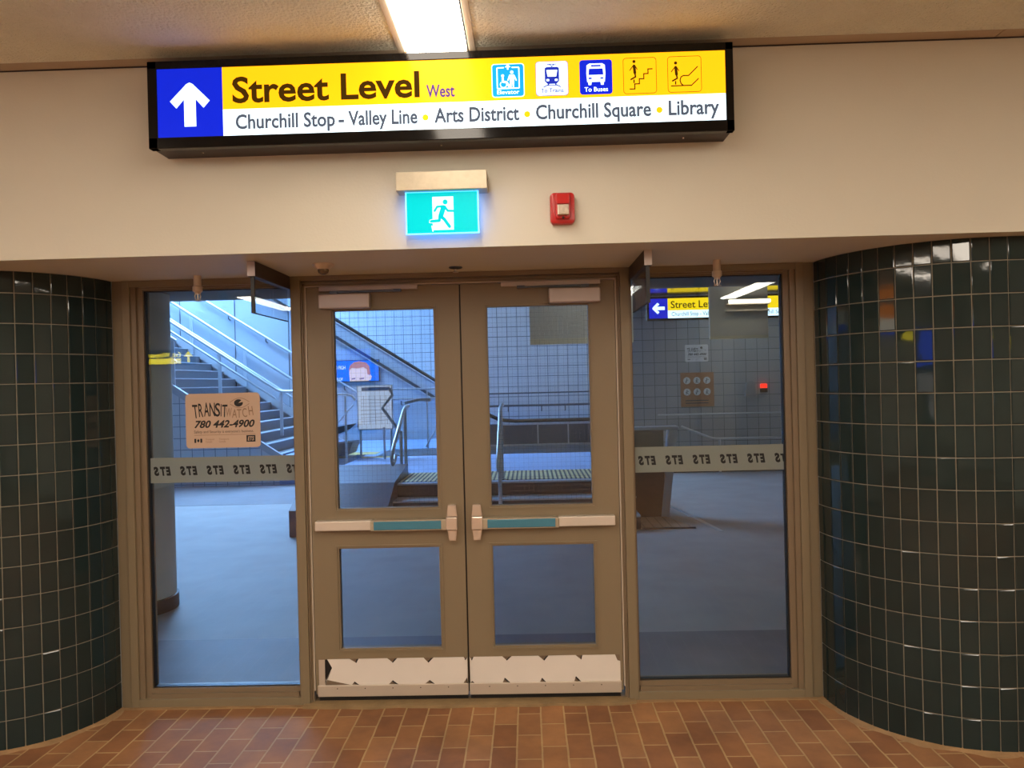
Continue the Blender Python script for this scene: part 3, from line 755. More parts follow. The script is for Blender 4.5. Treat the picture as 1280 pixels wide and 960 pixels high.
root = empty('fire_alarm', (0.51, -0.70, 2.387)); tag(root, 'red fire alarm strobe on the beige wall right of the exit sign', 'fire alarm')
def rr_prism(mb, x0, x1, z0, z1, r, ya, yb, m=0, inset=0.006):
    def ring(d, y):
        out = []
        for cx, cz, a in ((x1-r, z1-r, 0), (x0+r, z1-r, 90), (x0+r, z0+r, 180), (x1-r, z0+r, 270)):
            for k in range(6):
                t = math.radians(a+k*18); out.append((cx+(r-d)*math.cos(t), y, cz+(r-d)*math.sin(t)))
        return out
    R = [ring(0, ya), ring(0, yb+inset), ring(inset*0.3, yb+inset*0.3), ring(inset, yb)]
    n = len(R[0]); vs = [p for q in R for p in q]
    fs = [(i*n+j, i*n+(j+1) % n, (i+1)*n+(j+1) % n, (i+1)*n+j) for i in range(3) for j in range(n)] + [tuple(range(n)), tuple(3*n+j for j in range(n))]
    mb.add(vs, fs, m)
a = MB(); rr_prism(a, 0.457, 0.560, 2.322, 2.452, 0.018, -0.700, -0.735)
rr_prism(a, 0.478, 0.541, 2.338, 2.446, 0.012, -0.735, -0.748)
for i in range(3):
    for xx in (0.4625, 0.5545): a.box(xx-0.0016, xx+0.0016, -0.737, -0.733, 2.372+i*0.014, 2.378+i*0.014)
al = a.build('alarm_body', 'red', root, smooth=40)
a = MB(); a.prism([(-0.748, 2.396), (-0.762, 2.400), (-0.754, 2.440), (-0.748, 2.442)], 'x', 0.484, 0.535); a.build('horn_cover', 'red', root)
a = MB(); rr_prism(a, 0.486, 0.533, 2.352, 2.394, 0.004, -0.748, -0.772, inset=0.004); a.build('strobe_lens', 'strobe', root)
a = MB(); a.lathe([(0.005, 0), (0.0055, -0.002), (0.003, -0.004)], (0.510, -0.748, 2.343), 'y', 12); a.build('test_hole', 'black', root)

def window_sprinkler(x, y, zt, label):
    root = empty('sprinkler_head', (x, y, zt)); tag(root, label, 'sprinkler', 'window sprinklers beside the glass')
    s = MB(); s.lathe([(0.019, 0), (0.019, -0.052), (0.024, -0.056), (0.024, -0.078), (0.014, -0.088), (0.014, -0.094)], (x, y, zt), 'z', 16)
    s.build('drop_pipe', 'whiteplastic', root, smooth=35)
    s = MB()
    for d in (-1, 1): s.tube([(x+d*0.010, y, zt-0.090), (x+d*0.016, y, zt-0.105), (x+d*0.008, y, zt-0.122), (x, y, zt-0.126)], 0.003, 8)
    s.lathe([(0.021, -0.126), (0.022, -0.128), (0.004, -0.131)], (x, y, zt), 'z', 16); s.tube([(x, y, zt-0.094), (x, y, zt-0.124)], 0.004, 8)
    s.build('spray_frame', 'chrome', root, smooth=35)
window_sprinkler(-1.318, -0.110, ZS, 'white window sprinkler hanging in front of the left side window')
window_sprinkler(1.292, -0.150, ZS, 'white window sprinkler hanging in front of the right side window')
window_sprinkler(-1.235, 0.20, 2.4-0.045, 'window sprinkler hanging behind the left side window')
window_sprinkler(1.262, 0.20, 2.4-0.045, 'window sprinkler hanging behind the right side window')
root = empty('sprinkler_head', (0.0, -0.16, ZS)); tag(root, 'small pendent sprinkler on the soffit above the meeting door leaves', 'sprinkler')
s = MB(); s.lathe([(0.034, 0), (0.034, -0.004), (0.026, -0.008), (0.012, -0.010)], (0, -0.16, ZS), 'z', 20); s.build('escutcheon', 'steel_dark', root, smooth=40)
s = MB(); s.lathe([(0.007, -0.010), (0.006, -0.02), (0.004, -0.022), (0.014, -0.024), (0.015, -0.026)], (0, -0.16, ZS), 'z', 14); s.build('deflector', 'alu_warm', root)
root = empty('dome_camera', (-0.605, -0.37, ZS)); tag(root, 'small cream dome camera on the soffit over the left door', 'camera')
s = MB(); s.lathe([(0.050, 0), (0.051, -0.006), (0.046, -0.012), (0.030, -0.022), (0.027, -0.026)], (-0.605, -0.37, ZS), 'z', 28); s.build('mount_ring', 'whiteplastic', root, smooth=40)
s = MB(); s.lathe([(0.026, -0.024), (0.026, -0.034), (0.022, -0.043), (0.012, -0.048), (0.003, -0.050)], (-0.605, -0.37, ZS), 'z', 28); s.build('dome', 'dome', root, smooth=60)

def baffle(s, label):
    root = empty('glass_baffle', (s*0.897, -0.25, ZS)); tag(root, label, 'glass baffle', 'glass baffles either side of the doors')
    m = MB(); m.box(s*0.879, s*0.915, -0.508, -0.004, 2.170, ZS-0.0005, bev=0.0015); m.build('rail', 'baffle_rail', root)
    m = MB(); m.box(s*0.8795, s*0.9145, -0.511, -0.508, 2.171, ZS-0.001); m.build('end_cap', 'closer', root)
    m = MB(); m.box(s*0.893, s*0.901, -0.488, -0.006, 2.006, 2.171); m.build('glass_pane', 'baffle', root)
    m = MB(); m.box(s*0.888, s*0.905, -0.497, -0.488, 2.004, 2.171); m.box(s*0.892, s*0.902, -0.488, -0.006, 2.003, 2.0065); m.build('edge_strip', 'black', root)
baffle(-1, 'bracket with hanging glass fin in front of the left side window')
baffle(1, 'bracket with hanging glass fin in front of the right side window')

# ================================================================== STICKERS AND FILM ON THE GLASS
def transit_sticker(x0, x1, z0, z1, y, label, big=True):
    W, H = x1-x0, z1-z0; P = lambda u, v: (x0+u*W, z0+v*H)
    s = MB(); s.rrect(x0, x1, z0, z1, W*0.05, y, 0, 0.0012)
    yy = y-0.0016; k = W/0.397
    # TRANSIT fanned out, WATCH curving the other way
    for i, ch in enumerate('TRANSIT'):
        u = [.125, .205, .285, .36, .43, .478, .53][i]; hh = [.24, .24, .245, .24, .235, .225, .22][i]; base = [.555, .575, .585, .585, .58, .575, .565][i]
        s.text(ch, P(u, 0)[0], P(0, base)[1], yy, hh*H, 1, w=(0.028 if ch != 'I' else 0.0065)*k*(1.05 if ch in 'TN' else 1), bold=0.012 if ch != 'I' else 0, align='C', shear=[-.22, -.16, -.06, 0, .04, .08, .12][i])
    for i, ch in enumerate('WATCH'):
        u = [.585, .655, .72, .795, .875][i]; base = [.565, .545, .545, .555, .585][i]; hh = [.16, .155, .155, .16, .165][i]
        s.text(ch, P(u, 0)[0], P(0, base)[1], yy, hh*H, 2, w=[.03, .026, .024, .026, .03][i]*k, bold=0.004, align='C', shear=[.18, .1, 0, -.12, -.25][i])
    # the eye
    for sg in (1, -1):
        s.stroke([P(.60+.26*t/10, .81 + sg*(.075*math.sin(PI*t/10)) + (.02 if sg > 0 else -.01)) for t in range(11)], 0.0026*k, yy, 2, 0.0004, rnd=False)
    s.disc(*P(.715, .815), 0.0235*k, yy-0.0005, 1, 0.0004, 20, 0.0195*k)
    s.poly([P(.715, .815), P(.755, .865), P(.785, .835)], yy-0.001, 0, 0.0004)
    s.text('780 442-4900', P(.115, 0)[0], P(0, .375)[1], yy, .125*H, 1, w=.81*W, bold=0.03, shear=.28)
    s.text("Safety and Security is everyone's business.", P(.11, 0)[0], P(0, .275)[1], yy, .05*H, 1, w=.80*W, bold=0.0)
    s.poly([P(.11, .235), P(.93, .235), P(.93, .243), P(.11, .243)], yy, 2, 0.0004)
    for a, c in ((.11, .135), (.19, .215)): s.poly([P(a, .10), P(c, .10), P(c, .175), P(a, .175)], yy, 1, 0.0004)
    s.poly([P(.150, .125), P(.163, .105), P(.176, .125), P(.180, .145), P(.163, .172), P(.146, .145)], yy, 1, 0.0004)
    for u, a, c in ((.26, 'Transport', 'Canada'), (.44, 'Transports', 'Canada')):
        s.text(a, P(u, 0)[0], P(0, .145)[1], yy, .032*H, 2, w=.12*W if a[-1] != 's' else .135*W); s.text(c, P(u, 0)[0], P(0, .100)[1], yy, .032*H, 2, w=.09*W)
    s.poly([P(.81, .10), P(.93, .10), P(.93, .22), P(.81, .22)], yy, 1, 0.0004)
    s.text('ETS', P(.87, 0)[0], P(0, .125)[1], yy-0.0006, .07*H, 0, w=.085*W, bold=0.02, shear=.2, align='C')
    o = s.build('sticker', ['decal' if big else 'paper', 'ets', 'decal_tan' if big else 'greyprint'])
    return tag(o, label, 'sticker')
transit_sticker(-1.469, -1.072, 1.352, 1.640, 0.0515, 'rounded cream sticker with an eye and a phone number on the left side window')

def ets_band(s, x0, x1, label):
    mb = MB(); z0, z1 = 1.172, 1.305; y = 0.0516
    mb.box(x0, x1, y-0.0006, y, z0, z1, 0)
    x = x0+0.016
    while x < x1-0.005:
        for i, ch in enumerate('STE'):
            xx = x + [0, .033, .064][i]; w = [.030, .029, .029][i]
            if xx+w > x1:      # the frame cuts the last letter
                if ch == 'T' and x1-xx > 0.008:
                    mb.poly([(xx-0.002, 1.2455), (x1, 1.2455), (x1, 1.255), (xx-0.004, 1.255)], y-0.0010, 1, 0.0004)
                    mb.poly([(xx+0.010, 1.2145), (x1, 1.2145), (x1, 1.246), (xx+0.006, 1.246)], y-0.0010, 1, 0.0004)
                continue
            mb.text(ch, xx, 1.2145, y-0.0010, 0.0405, 1, w=w, bold=0.065, shear=.2, mirror=True)
        x += 0.1415
    o = mb.build('safety_film', ['film', 'ets'])
    return tag(o, label, 'safety film')
ets_band(-1, -1.664, -0.894, 'frosted strip lettered ETS backwards across the left side window')
ets_band(1, 0.894, 1.664, 'frosted strip lettered ETS backwards across the right side window')

# ================================================================== BEYOND THE DOORS: SHELL
b = MB(); b.box(-8.5, 6.6, 0.02, 15.2, -0.12, 0.0)
struct(b.build('floor_concourse', 'concrete'), 'smooth grey floor beyond the glass', 'floor')
b = MB(); b.box(-8.4, 6.5, 0.1, 1.06, 0.0, 0.003); b.box(-8.4, -2.4, 6.85, 8.99, 0.0, 0.003)  # thin darker bands, at the glass and before the staircase
struct(b.build('floor_dark_bands', 'concrete2'), 'darker floor bands just inside the glass and before the staircase', 'floor')
b = MB(); b.box(-8.5, 6.6, 0.102, 2.30, 2.405, 2.5)
struct(b.build('ceiling_low', 'darkceil'), 'low dark ceiling just beyond the glass', 'ceiling')
b = MB(); b.box(-8.5, 6.6, 2.30, 2.38, 2.405, 6.6)
struct(b.build('wall_bulkhead', 'dimwall'), 'dark bulkhead at the edge of the low ceiling', 'wall')
b = MB(); b.box(-8.5, 6.6, 2.38, 15.2, 6.6, 6.7)
struct(b.build('ceiling_high', 'dimwall'), 'high ceiling over the stairwell', 'ceiling')
b = MB(); b.box(-8.6, -8.5, 0.1, 15.2, 0, 6.6); struct(b.build('wall_concourse_left', 'panel'), 'pale wall at the far left of the stairwell', 'wall')
b = MB(); b.box(6.5, 6.6, 0.1, 9.5, 0, 6.6); struct(b.build('wall_concourse_right', 'dimwall'), 'grey wall at the far right of the concourse', 'wall')
b = MB(); b.box(-8.5, -1.0, 15.0, 15.1, 0, 6.6); struct(b.build('wall_far', 'tileA'), 'pale square tiled wall behind the escalator', 'wall')
b = MB(); b.box(-1.0, 1.9, 11.3, 11.4, 0, 6.6); b.box(-1.0, -0.95, 11.4, 15.0, 0, 6.6); struct(b.build('wall_middle', 'tileB'), 'pale square tiled wall seen through the right door', 'wall')
b = MB(); b.box(1.9, 6.5, 9.5, 9.6, 0, 6.6); b.box(1.9, 1.95, 9.6, 11.3, 0, 6.6); struct(b.build('wall_near', 'tileC'), 'grey square tiled wall seen through the right side window', 'wall')
b = MB(); b.box(-8.3, -4.6, 9.0, 14.6, 6.56, 6.58); struct(b.build('window_3', 'sky_em'), 'daylight glazing over the stairwell', 'skylight')
root = None
for i, (x, y) in enumerate(((0.2, 8.6), (4.0, 8.5), (1.2, 3.1))):  # unseen glowing panels added to brighten the tiled walls and hanging boxes
    b = MB(); zz = [6.2, 2.83, 3.03][i]; w = [0.9, 0.8, 0.5][i]; h = [0.9, 0.6, 0.15][i]; b.box(x-w, x+w, y-h, y+h, zz, zz+0.015)
    o = b.build('fill_panel', ['fill_em', 'fill_dim', 'fill_em'][i]); struct(o, ['unseen fill panel added over the platform steps', 'dim unseen fill panel added behind the second Street Level sign', 'slim unseen fill panel added in front of the hanging boxes'][i], 'fill panel')
# unseen slab blocking the skylight, then metal ceiling over the second sign
b = MB(); b.box(-2.4, 6.5, 2.38, 7.0, 3.05, 3.2); struct(b.build('ceiling_blocker', 'darkceil'), 'unseen dark ceiling slab added to block the skylight from the right floor', 'ceiling')
b = MB(); b.box(1.7, 6.5, 6.25, 9.5, 2.86, 3.045); struct(b.build('ceiling_metal', 'glossceil'), 'glossy metal ceiling over the second Street Level sign', 'ceiling')

# column
root = empty('column', (-2.70, 1.80, 0)); tag(root, 'round grey column with dark foot behind the left side window', 'column', kind='structure')
c = MB(); c.lathe([(0.30, 0.10), (0.30, 2.4)], (-2.70, 1.80, 0), 'z', 40); c.build('shaft', 'column', root, smooth=40)
c = MB(); c.lathe([(0.315, 0.0), (0.315, 0.10), (0.305, 0.104)], (-2.70, 1.80, 0), 'z', 40); c.build('foot', 'colbase', root, smooth=40)

# platform, steps and cheek wall
ZP = 0.48
b = MB(); b.box(-2.45, 1.55, 5.22, 9.0, 0, ZP); b.box(-3.96, 1.55, 9.0, 12.4, 0, ZP)
struct(b.build('floor_platform', 'bluefloor'), 'raised blue grey platform at the top of the three steps', 'platform')
root = empty('entry_steps', (0, 4.6, 0)); tag(root, 'three dark steps with pale nosings seen through the right door', 'steps')
for i, (y0, zt) in enumerate(((4.47, 0.16), (4.80, 0.32), (5.12, 0.48))):
    b = MB(); b.box(-1.25, 1.55, y0, 5.22, zt-0.16, zt-0.012); b.build('step', 'riser', root)
    b = MB(); b.box(-1.25, 1.55, y0-0.006, 5.22 if i == 2 else [4.80, 5.12][i], zt-0.022, zt, bev=0.003); b.build('nosing', 'nosing', root)
b = MB(); b.box(-1.25, 1.54, 5.24, 6.15, ZP, ZP+0.006); tag(b.build('tactile_strip', 'tactile'), 'ribbed cream tactile strip along the top of the entry steps', 'tactile strip')
b = MB(); b.box(-2.44, -1.9, 8.42, 8.6, ZP, ZP+0.005); b.box(-3.4, -2.3, 9.0, 9.5, ZP, ZP+0.005); tag(b.build('tactile_strip', 'yellow_paving'), 'yellow tactile paving at the foot of the long staircase', 'tactile strip')
b = MB(); b.prism([(4.45, 0), (4.45, 0.29), (4.95, 0.52), (5.95, 0.63), (5.95, 0)], 'x', -2.35, -1.25)
tag(b.build('cheek_wall', 'cheek'), 'low grey wall with sloping top left of the entry steps', 'low wall')
b = MB(); b.box(-2.2, 1.5, 8.6, 9.86, ZP, ZP+0.012); struct(b.build('floor_landing_plate', 'steel_dark'), 'grey metal floor plate in front of the glass guard', 'floor plate')

def tube_obj(name, path, r, m, root=None, n=10):
    return MB().tube(path, r, n).build(name, m, root, smooth=50)
def stair_rail(x, label, dy=0.0, top=6.0, posts=True):
    root = empty('handrail', (x, 4.8+dy, 0)); tag(root, label, 'handrail')
    k = [(x, top+dy, 1.37), (x, 5.35+dy, 1.36), (x, 5.2+dy, 1.32), (x, 4.45+dy, 0.94), (x, 4.32+dy, 0.86), (x, 4.27+dy, 0.78), (x, 4.32+dy, 0.71), (x, 4.42+dy, 0.73), (x, 4.52+dy, 0.80)]
    tube_obj('top_rail', k, 0.024, 'steel', root)
    for y, z0, z1 in ((5.30+dy, ZP+0.007, 1.34), (4.60+dy, 0.161, 0.99)) if posts else ((5.30+dy, ZP+0.007, 1.34),):
        p = MB(); p.tube([(x, y, z0), (x, y, z1)], 0.022, 10); p.lathe([(0.045, 0), (0.045, 0.008), (0.024, 0.012)], (x, y, z0), 'z', 16); p.build('post', 'steel', root, smooth=50)
    return root
stair_rail(0.0, 'bright steel handrail in the middle of the entry steps')
r2_ = stair_rail(-1.30, 'looped steel handrail at the left edge of the entry steps', dy=0.8, top=5.6, posts=False)
tube_obj('upper_bend', [(-1.50, 6.1, 1.62), (-1.46, 6.1, 1.53), (-1.60, 6.1, 1.36), (-1.36, 6.1, 1.02)], 0.022, 'nosing', r2_)
tube_obj('lower_bend', [(-1.30, 6.1, 1.42), (-1.10, 6.1, 1.46), (-0.95, 6.1, 1.45)], 0.022, 'nosing', r2_)
tube_obj('post', [(-1.36, 6.1, 0.48), (-1.36, 6.1, 1.05)], 0.022, 'nosing', r2_)

# glass guard on the platform edge
root = empty('glass_guard', (-2.0, 8.2, ZP)); tag(root, 'glass guard with thin posts beside the hanging map board', 'guard rail')
for x, z in ((-2.60, 1.50), (-1.985, 0.99), (-1.64, 0.93)):
    p = MB(); p.box(x-0.018, x+0.018, 8.19, 8.21, ZP if x > -2.45 else 0.0, z, bev=0.003); p.build('post', 'steel', root)
p = MB(); p.box(-1.985, -1.25, 8.196, 8.204, ZP+0.03, 0.93); p.build('glass_panel', 'guardglass', root)
p = MB(); p.box(-2.6, -1.985, 8.196, 8.204, ZP+0.03, 0.96); p.build('glass_panel', 'guardglass', root)
tube_obj('top_rail', [(-3.0, 8.2, 1.53), (-2.6, 8.2, 1.53), (-2.48, 8.2, 1.50), (-2.44, 8.2, 1.43)], 0.02, 'steel', root)
tube_obj('brace', [(-2.47, 8.2, 1.36), (-2.85, 8.2, 0.95)], 0.014, 'steel', root)

# hanging map board
root = empty('map_board', (-2.1, 8.35, 0.95)); tag(root, 'white map board with blue header beyond the left door', 'map board')
p = MB(); p.box(-2.44, -1.86, 8.33, 8.37, 0.94, 1.67, bev=0.006); p.build('board', 'steel', root)
p = MB(); p.box(-2.42, -1.88, 8.324, 8.33, 0.96, 1.655, 0); p.poly([(-2.36, 1.575), (-1.90, 1.575), (-1.90, 1.635), (-2.36, 1.635)], 8.323, 1)
for i in range(7): p.stroke([(-2.38, 1.08+i*0.06), (-1.92, 1.10+i*0.055)], 0.006, 8.323, 2, rnd=False)
for i in range(5): p.stroke([(-2.33+i*0.095, 1.03), (-2.33+i*0.09, 1.50)], 0.005, 8.323, 2, rnd=False)
p.build('map_sheet', ['map', 'map_line', 'map_line'], root)
for x in (-2.40, -1.90): tube_obj('leg', [(x, 8.36, ZP+0.006), (x, 8.36, 0.95)], 0.018, 'steel', root)

# dark escalator end at the left of the platform
root = empty('escalator_newel', (-2.9, 8.0, 0)); tag(root, 'dark wedge shaped machine end at the left of the platform', 'escalator end')
p = MB(); p.prism([(-3.15, 0.48), (-2.60, 0.55), (-2.52, 0.75), (-3.15, 0.70)], 'y', 8.3, 8.9); p.build('skirt', 'darkpanel', root)
p = MB(); p.prism([(-3.15, 0.78), (-2.9, 0.98), (-2.45, 1.06), (-2.55, 0.97), (-3.1, 0.74)], 'y', 8.3, 8.9); p.build('hood', 'steel_dark', root)
p = MB(); p.box(-3.15, -2.6, 8.3, 8.9, 0, 0.49); p.build('plinth', 'panel', root)

# guard and low dark balustrade at the back of the platform
root = empty('platform_guard', (0.5, 9.9, ZP)); tag(root, 'dark glass balustrade behind the platform seen through the right door', 'balustrade')
p = MB(); p.box(-0.75, 1.54, 9.90, 9.94, ZP, 0.90); p.build('panel', 'darkpanel', root)
tube_obj('handrail', [(-1.0, 9.92, 1.42), (-0.45, 9.92, 1.10), (-0.19, 9.92, 0.975), (0.1, 9.92, 0.95), (1.54, 9.92, 0.95)], 0.035, 'black', root)
p = MB(); p.box(-0.2, 1.54, 9.885, 9.90, 0.875, 0.905); p.build('deck_trim', 'steel', root)
for x in (-0.6, 0.496, 1.048): p = MB(); p.box(x-0.012, x+0.012, 9.882, 9.90, ZP, 0.88); p.build('post', 'steel', root)
p = MB(); p.box(-0.75, 1.54, 9.86, 9.90, ZP, ZP+0.05); p.build('plinth', 'nosing', root)
root = empty('glass_guard', (-1.7, 9.9, ZP)); tag(root, 'grey guard with two rails below the escalator beyond the left door', 'guard rail')
p = MB(); p.box(-2.2, -0.80, 9.90, 9.93, ZP, 1.34); p.build('panel', 'guardglass', root)
tube_obj('top_rail', [(-2.45, 9.88, 1.585), (-0.82, 9.88, 1.575)], 0.018, 'steel', root)
tube_obj('mid_rail', [(-2.56, 9.88, 1.40), (-0.82, 9.88, 1.40)], 0.02, 'steel', root)
for x in (-1.51,): p = MB(); p.box(x-0.014, x+0.014, 9.87, 9.90, ZP, 1.575); p.build('post', 'steel', root)
tube_obj('brace', [(-1.32, 9.87, 0.9), (-1.55, 9.87, 0.52)], 0.014, 'steel', root)

# wall handrails in the middle bay
root = empty('handrail', (0.5, 11.2, 1.2)); tag(root, 'double wall handrail on brackets seen through the right door', 'handrail')
tube_obj('upper_rail', [(-0.95, 11.2, 1.438), (1.85, 11.2, 1.438)], 0.014, 'steel_dark', root)
tube_obj('lower_rail', [(-0.95, 11.2, 1.19), (1.85, 11.2, 1.19)], 0.022, 'steel_dark', root)
for x in (-0.066, 0.596, 1.066):
    tube_obj('bracket', [(x, 11.2, 1.18), (x, 11.2, 1.09), (x, 11.3, 1.07)], 0.012, 'steel_dark', root)

# ================================================================== STAIRCASE going up to the left
SL = 0.67; XB, ZB = -3.96, ZP
def sz(x): return ZB + (XB - x)*SL
root = empty('staircase', (XB, 9.0, ZP)); tag(root, 'wide grey staircase rising to the left behind the left side window', 'staircase')
RI = 0.17; TR = RI/SL; nst = 17
st = MB(); no = MB()
for i in range(nst):
    x1 = XB - i*TR; x0 = x1 - TR; z1 = ZB + (i+1)*RI - 0.13
    st.box(x0, x1, 9.021, 12.4, z1-RI-0.02, z1-0.008)
    no.box(x1-0.055, x1+0.006, 9.03, 12.37, z1-0.018, z1, bev=0.003)
st.build('flight', 'tread', root); no.build('nosing', 'nosing', root)
xe = XB - nst*TR
sp = MB(); sp.prism([(XB, 0.0), (XB, ZP), (xe, sz(xe)), (xe, 0.0)], 'y', 9.0, 9.02); sp.build('spandrel', 'tileS', root)
sp = MB(); sp.prism([(XB+0.06, ZP-0.10), (XB+0.06, ZP+0.03), (xe, sz(xe)+0.07), (xe, sz(xe)-0.09)], 'y', 8.97, 9.04); sp.build('near_stringer', 'panel', root)
sp = MB(); sp.prism([(XB+0.3, ZP), (XB+0.3, ZP+0.02), (XB, ZP+0.17), (xe, sz(xe)+0.17), (xe, sz(xe)-0.02), (XB, ZP)], 'y', 12.36, 12.42); sp.build('far_stringer', 'steel', root)
def stair_tube(y, h, x0, x1, r, flat, label, posts, low=None):
    pth = [(x0, y, sz(x0)+h), (x1, y, sz(x1)+h)]
    if flat: pth += [(x1+0.12, y, sz(x1)+h-0.05), (x1+flat, y, sz(x1)+h-0.06)]
    rr = tube_obj('handrail', pth, r, 'steel', root)
    if low: tube_obj('lower_rail', [(x0, y, sz(x0)+low), (x1, y, sz(x1)+low)], r*0.75, 'steel', rr)
    for x in posts:
        p = MB(); p.box(x-0.03, x+0.03, y-0.012, y+0.012, sz(x)-0.02 if x < XB else ZP, sz(x)+h); p.build('post', 'steel', rr)
stair_tube(10.5, 0.80, -7.3, -4.50, 0.028, 0.45, 'steel handrail down the middle of the long staircase', (-5.56, -4.39, -6.7), low=0.62)
stair_tube(12.30, 0.84, -7.9, -4.60, 0.032, 0.0, 'thick steel handrail on the far side of the long staircase', (-6.9, -5.75, -4.75), low=0.45)
stair_tube(9.06, 0.86, -7.2, -5.72, 0.022, 0.0, 'steel handrail nearest the column on the long staircase', (-5.78,), low=0.5)

# ================================================================== ESCALATOR behind the staircase
root = empty('escalator', (-3.0, 12.6, ZP)); tag(root, 'long escalator with black handrail rising to the left', 'escalator')
def ez(x): return 1.333 + (-1.654 - x)*0.645      # skirt line
x0, x1 = -8.4, -1.05
p = MB(); p.prism([(x1, ZP), (x1, ez(x1)), (x0, ez(x0)), (x0, ZP)], 'y', 12.45, 12.52); p.build('cladding', 'panel', root)
p = MB(); p.prism([(x1, ez(x1)-0.02), (x1, ez(x1)+0.05), (x0, ez(x0)+0.05), (x0, ez(x0)-0.02)], 'y', 12.40, 12.56); p.build('skirt', 'steel_dark', root)
p = MB(); p.prism([(x1, ez(x1)-0.05), (x1, ez(x1)-0.02), (x0, ez(x0)-0.02), (x0, ez(x0)-0.05)], 'y', 12.39, 12.5); p.build('deck_trim', 'steel', root)
p = MB(); p.prism([(x1, ez(x1)+0.05), (x1, ez(x1)+0.36), (x0, ez(x0)+0.36), (x0, ez(x0)+0.05)], 'y', 12.50, 12.515); p.build('balustrade', 'panel', root)
tube_obj('handrail', [(x0, 12.51, ez(x0)+0.385), (x1, 12.51, ez(x1)+0.385)], 0.042, 'black', root)
tube_obj('rail_trim', [(x0, 12.47, ez(x0)+0.34), (x1, 12.47, ez(x1)+0.34)], 0.012, 'steel', root)
p = MB()
for x in (-4.83, -6.0, -7.2): p.box(x-0.008, x+0.008, 12.44, 12.452, ZP, ez(x)-0.05)
p.build('cladding_joint', 'steel_dark', root)
hr_ = tube_obj('cladding_handrail', [(-6.75, 12.36, 3.68), (-3.12, 12.36, 1.372), (-3.0, 12.36, 1.34), (-1.2, 12.36, 1.335)], 0.026, 'steel', root)
hr_['label'] = 'silver rail fixed along the cladding'
for x in (-6.1, -5.30, -4.4, -3.62, -2.4):
    z = 1.372 + (-3.12 - x)*0.636 if x < -3.12 else 1.335
    tube_obj('bracket', [(x, 12.36, z), (x, 12.36, z-0.09), (x, 12.45, z-0.11)], 0.014, 'steel_dark', hr_)

# advertising screen on the cladding
root = empty('display_screen', (-3.4, 12.4, 1.97)); tag(root, 'blue advertising screen with the top of a man\'s face', 'screen')
p = MB(); p.box(-4.62, -2.86, 12.402, 12.45, 1.745, 2.225, bev=0.006); p.build('casing', 'steel_dark', root)
p = MB(); yy = 12.4015
p.poly([(-4.60, 1.765), (-2.88, 1.765), (-2.88, 2.205), (-4.60, 2.205)], yy, 0)
p.poly([(-3.51, 1.765), (-3.52, 1.95), (-3.49, 2.07), (-3.42, 2.13), (-3.2, 2.13), (-3.12, 2.06), (-3.09, 1.95), (-3.10, 1.765)], yy-0.001, 1)
p.poly([(-3.53, 1.98), (-3.50, 2.10), (-3.42, 2.17), (-3.30, 2.195), (-3.15, 2.16), (-3.08, 2.08), (-3.06, 1.90), (-3.12, 1.90), (-3.14, 2.02), (-3.2, 2.06), (-3.35, 2.04), (-3.47, 2.05)], yy-0.002, 2)
p.poly([(-3.10, 1.78), (-3.06, 1.78), (-3.03, 1.86), (-3.06, 1.90), (-3.10, 1.88)], yy-0.0025, 1)
for a, c in ((-3.47, -3.39), (-3.30, -3.20)): p.poly([(a, 1.80), (c, 1.81), (c, 1.835), (a, 1.825)], yy-0.002, 3)
p.text('O FIGH', -3.60, 2.025, yy-0.002, 0.075, 4, w=0.225, bold=0.01, align='R'); p.text('UP OF', -3.66, 1.785, yy-0.002, 0.06, 4, w=0.18, bold=0.01, align='R')
p.build('picture', ['screen_blue', 'skin', 'hair', 'browdark', 'screen_white'], root)

# ================================================================== RIGHT-HAND BAY
# second wayfinding sign
root = empty('wayfinding_sign', (3.27, 7.2, 2.53)); tag(root, 'second lit Street Level sign with left arrow beyond the right side window', 'sign')
p = MB(); p.box(2.09, 4.46, 7.12, 7.28, 2.50, 2.845, bev=0.004); p.build('housing', 'signblack', root)
p = MB(); p.box(2.12, 2.386, 7.105, 7.12, 2.530, 2.815); ap = p.build('arrow_panel', 's_blue', root)
p = MB(); arrow_up(p, 2.253, 2.585, 2.765, 0.080, 7.1045, 0, PI/2); p.build('arrow', 's_white', ap)
p = MB(); p.box(2.386, 4.43, 7.105, 7.12, 2.640, 2.815); tp = p.build('title_panel', 's_yel2', root)
t = MB(); t.text('Street Level', 2.43, 2.675, 7.1035, 0.098, 0, w=0.69, bold=0.012); t.build('title_lettering', 's_brown', tp)
t = MB(); t.text('West', 3.23, 2.67, 7.1035, 0.05, 0, w=0.12); t.build('west_lettering', 's_brown', tp)
p = MB(); p.box(2.386, 4.43, 7.105, 7.12, 2.530, 2.640); dp = p.build('destination_panel', 's_white', root)
for s, a, c in (('Churchill Stop - Valley Line', 2.44, 3.18), ('Arts District', 3.25, 3.59), ('Churchill Square', 3.66, 4.12), ('Library', 4.18, 4.39)): MB().text(s, a, 2.56, 7.1035, 0.056, 0, w=c-a, bold=0.006).build('destination_lettering', 's_grey', dp)
p = MB()
p.stroke([(4.29, 2.70), (4.33, 2.70), (4.33, 2.735), (4.37, 2.735), (4.37, 2.77)], 0.008, 7.1046, 0)
p.build('stair_pictogram', 's_brown', tp)

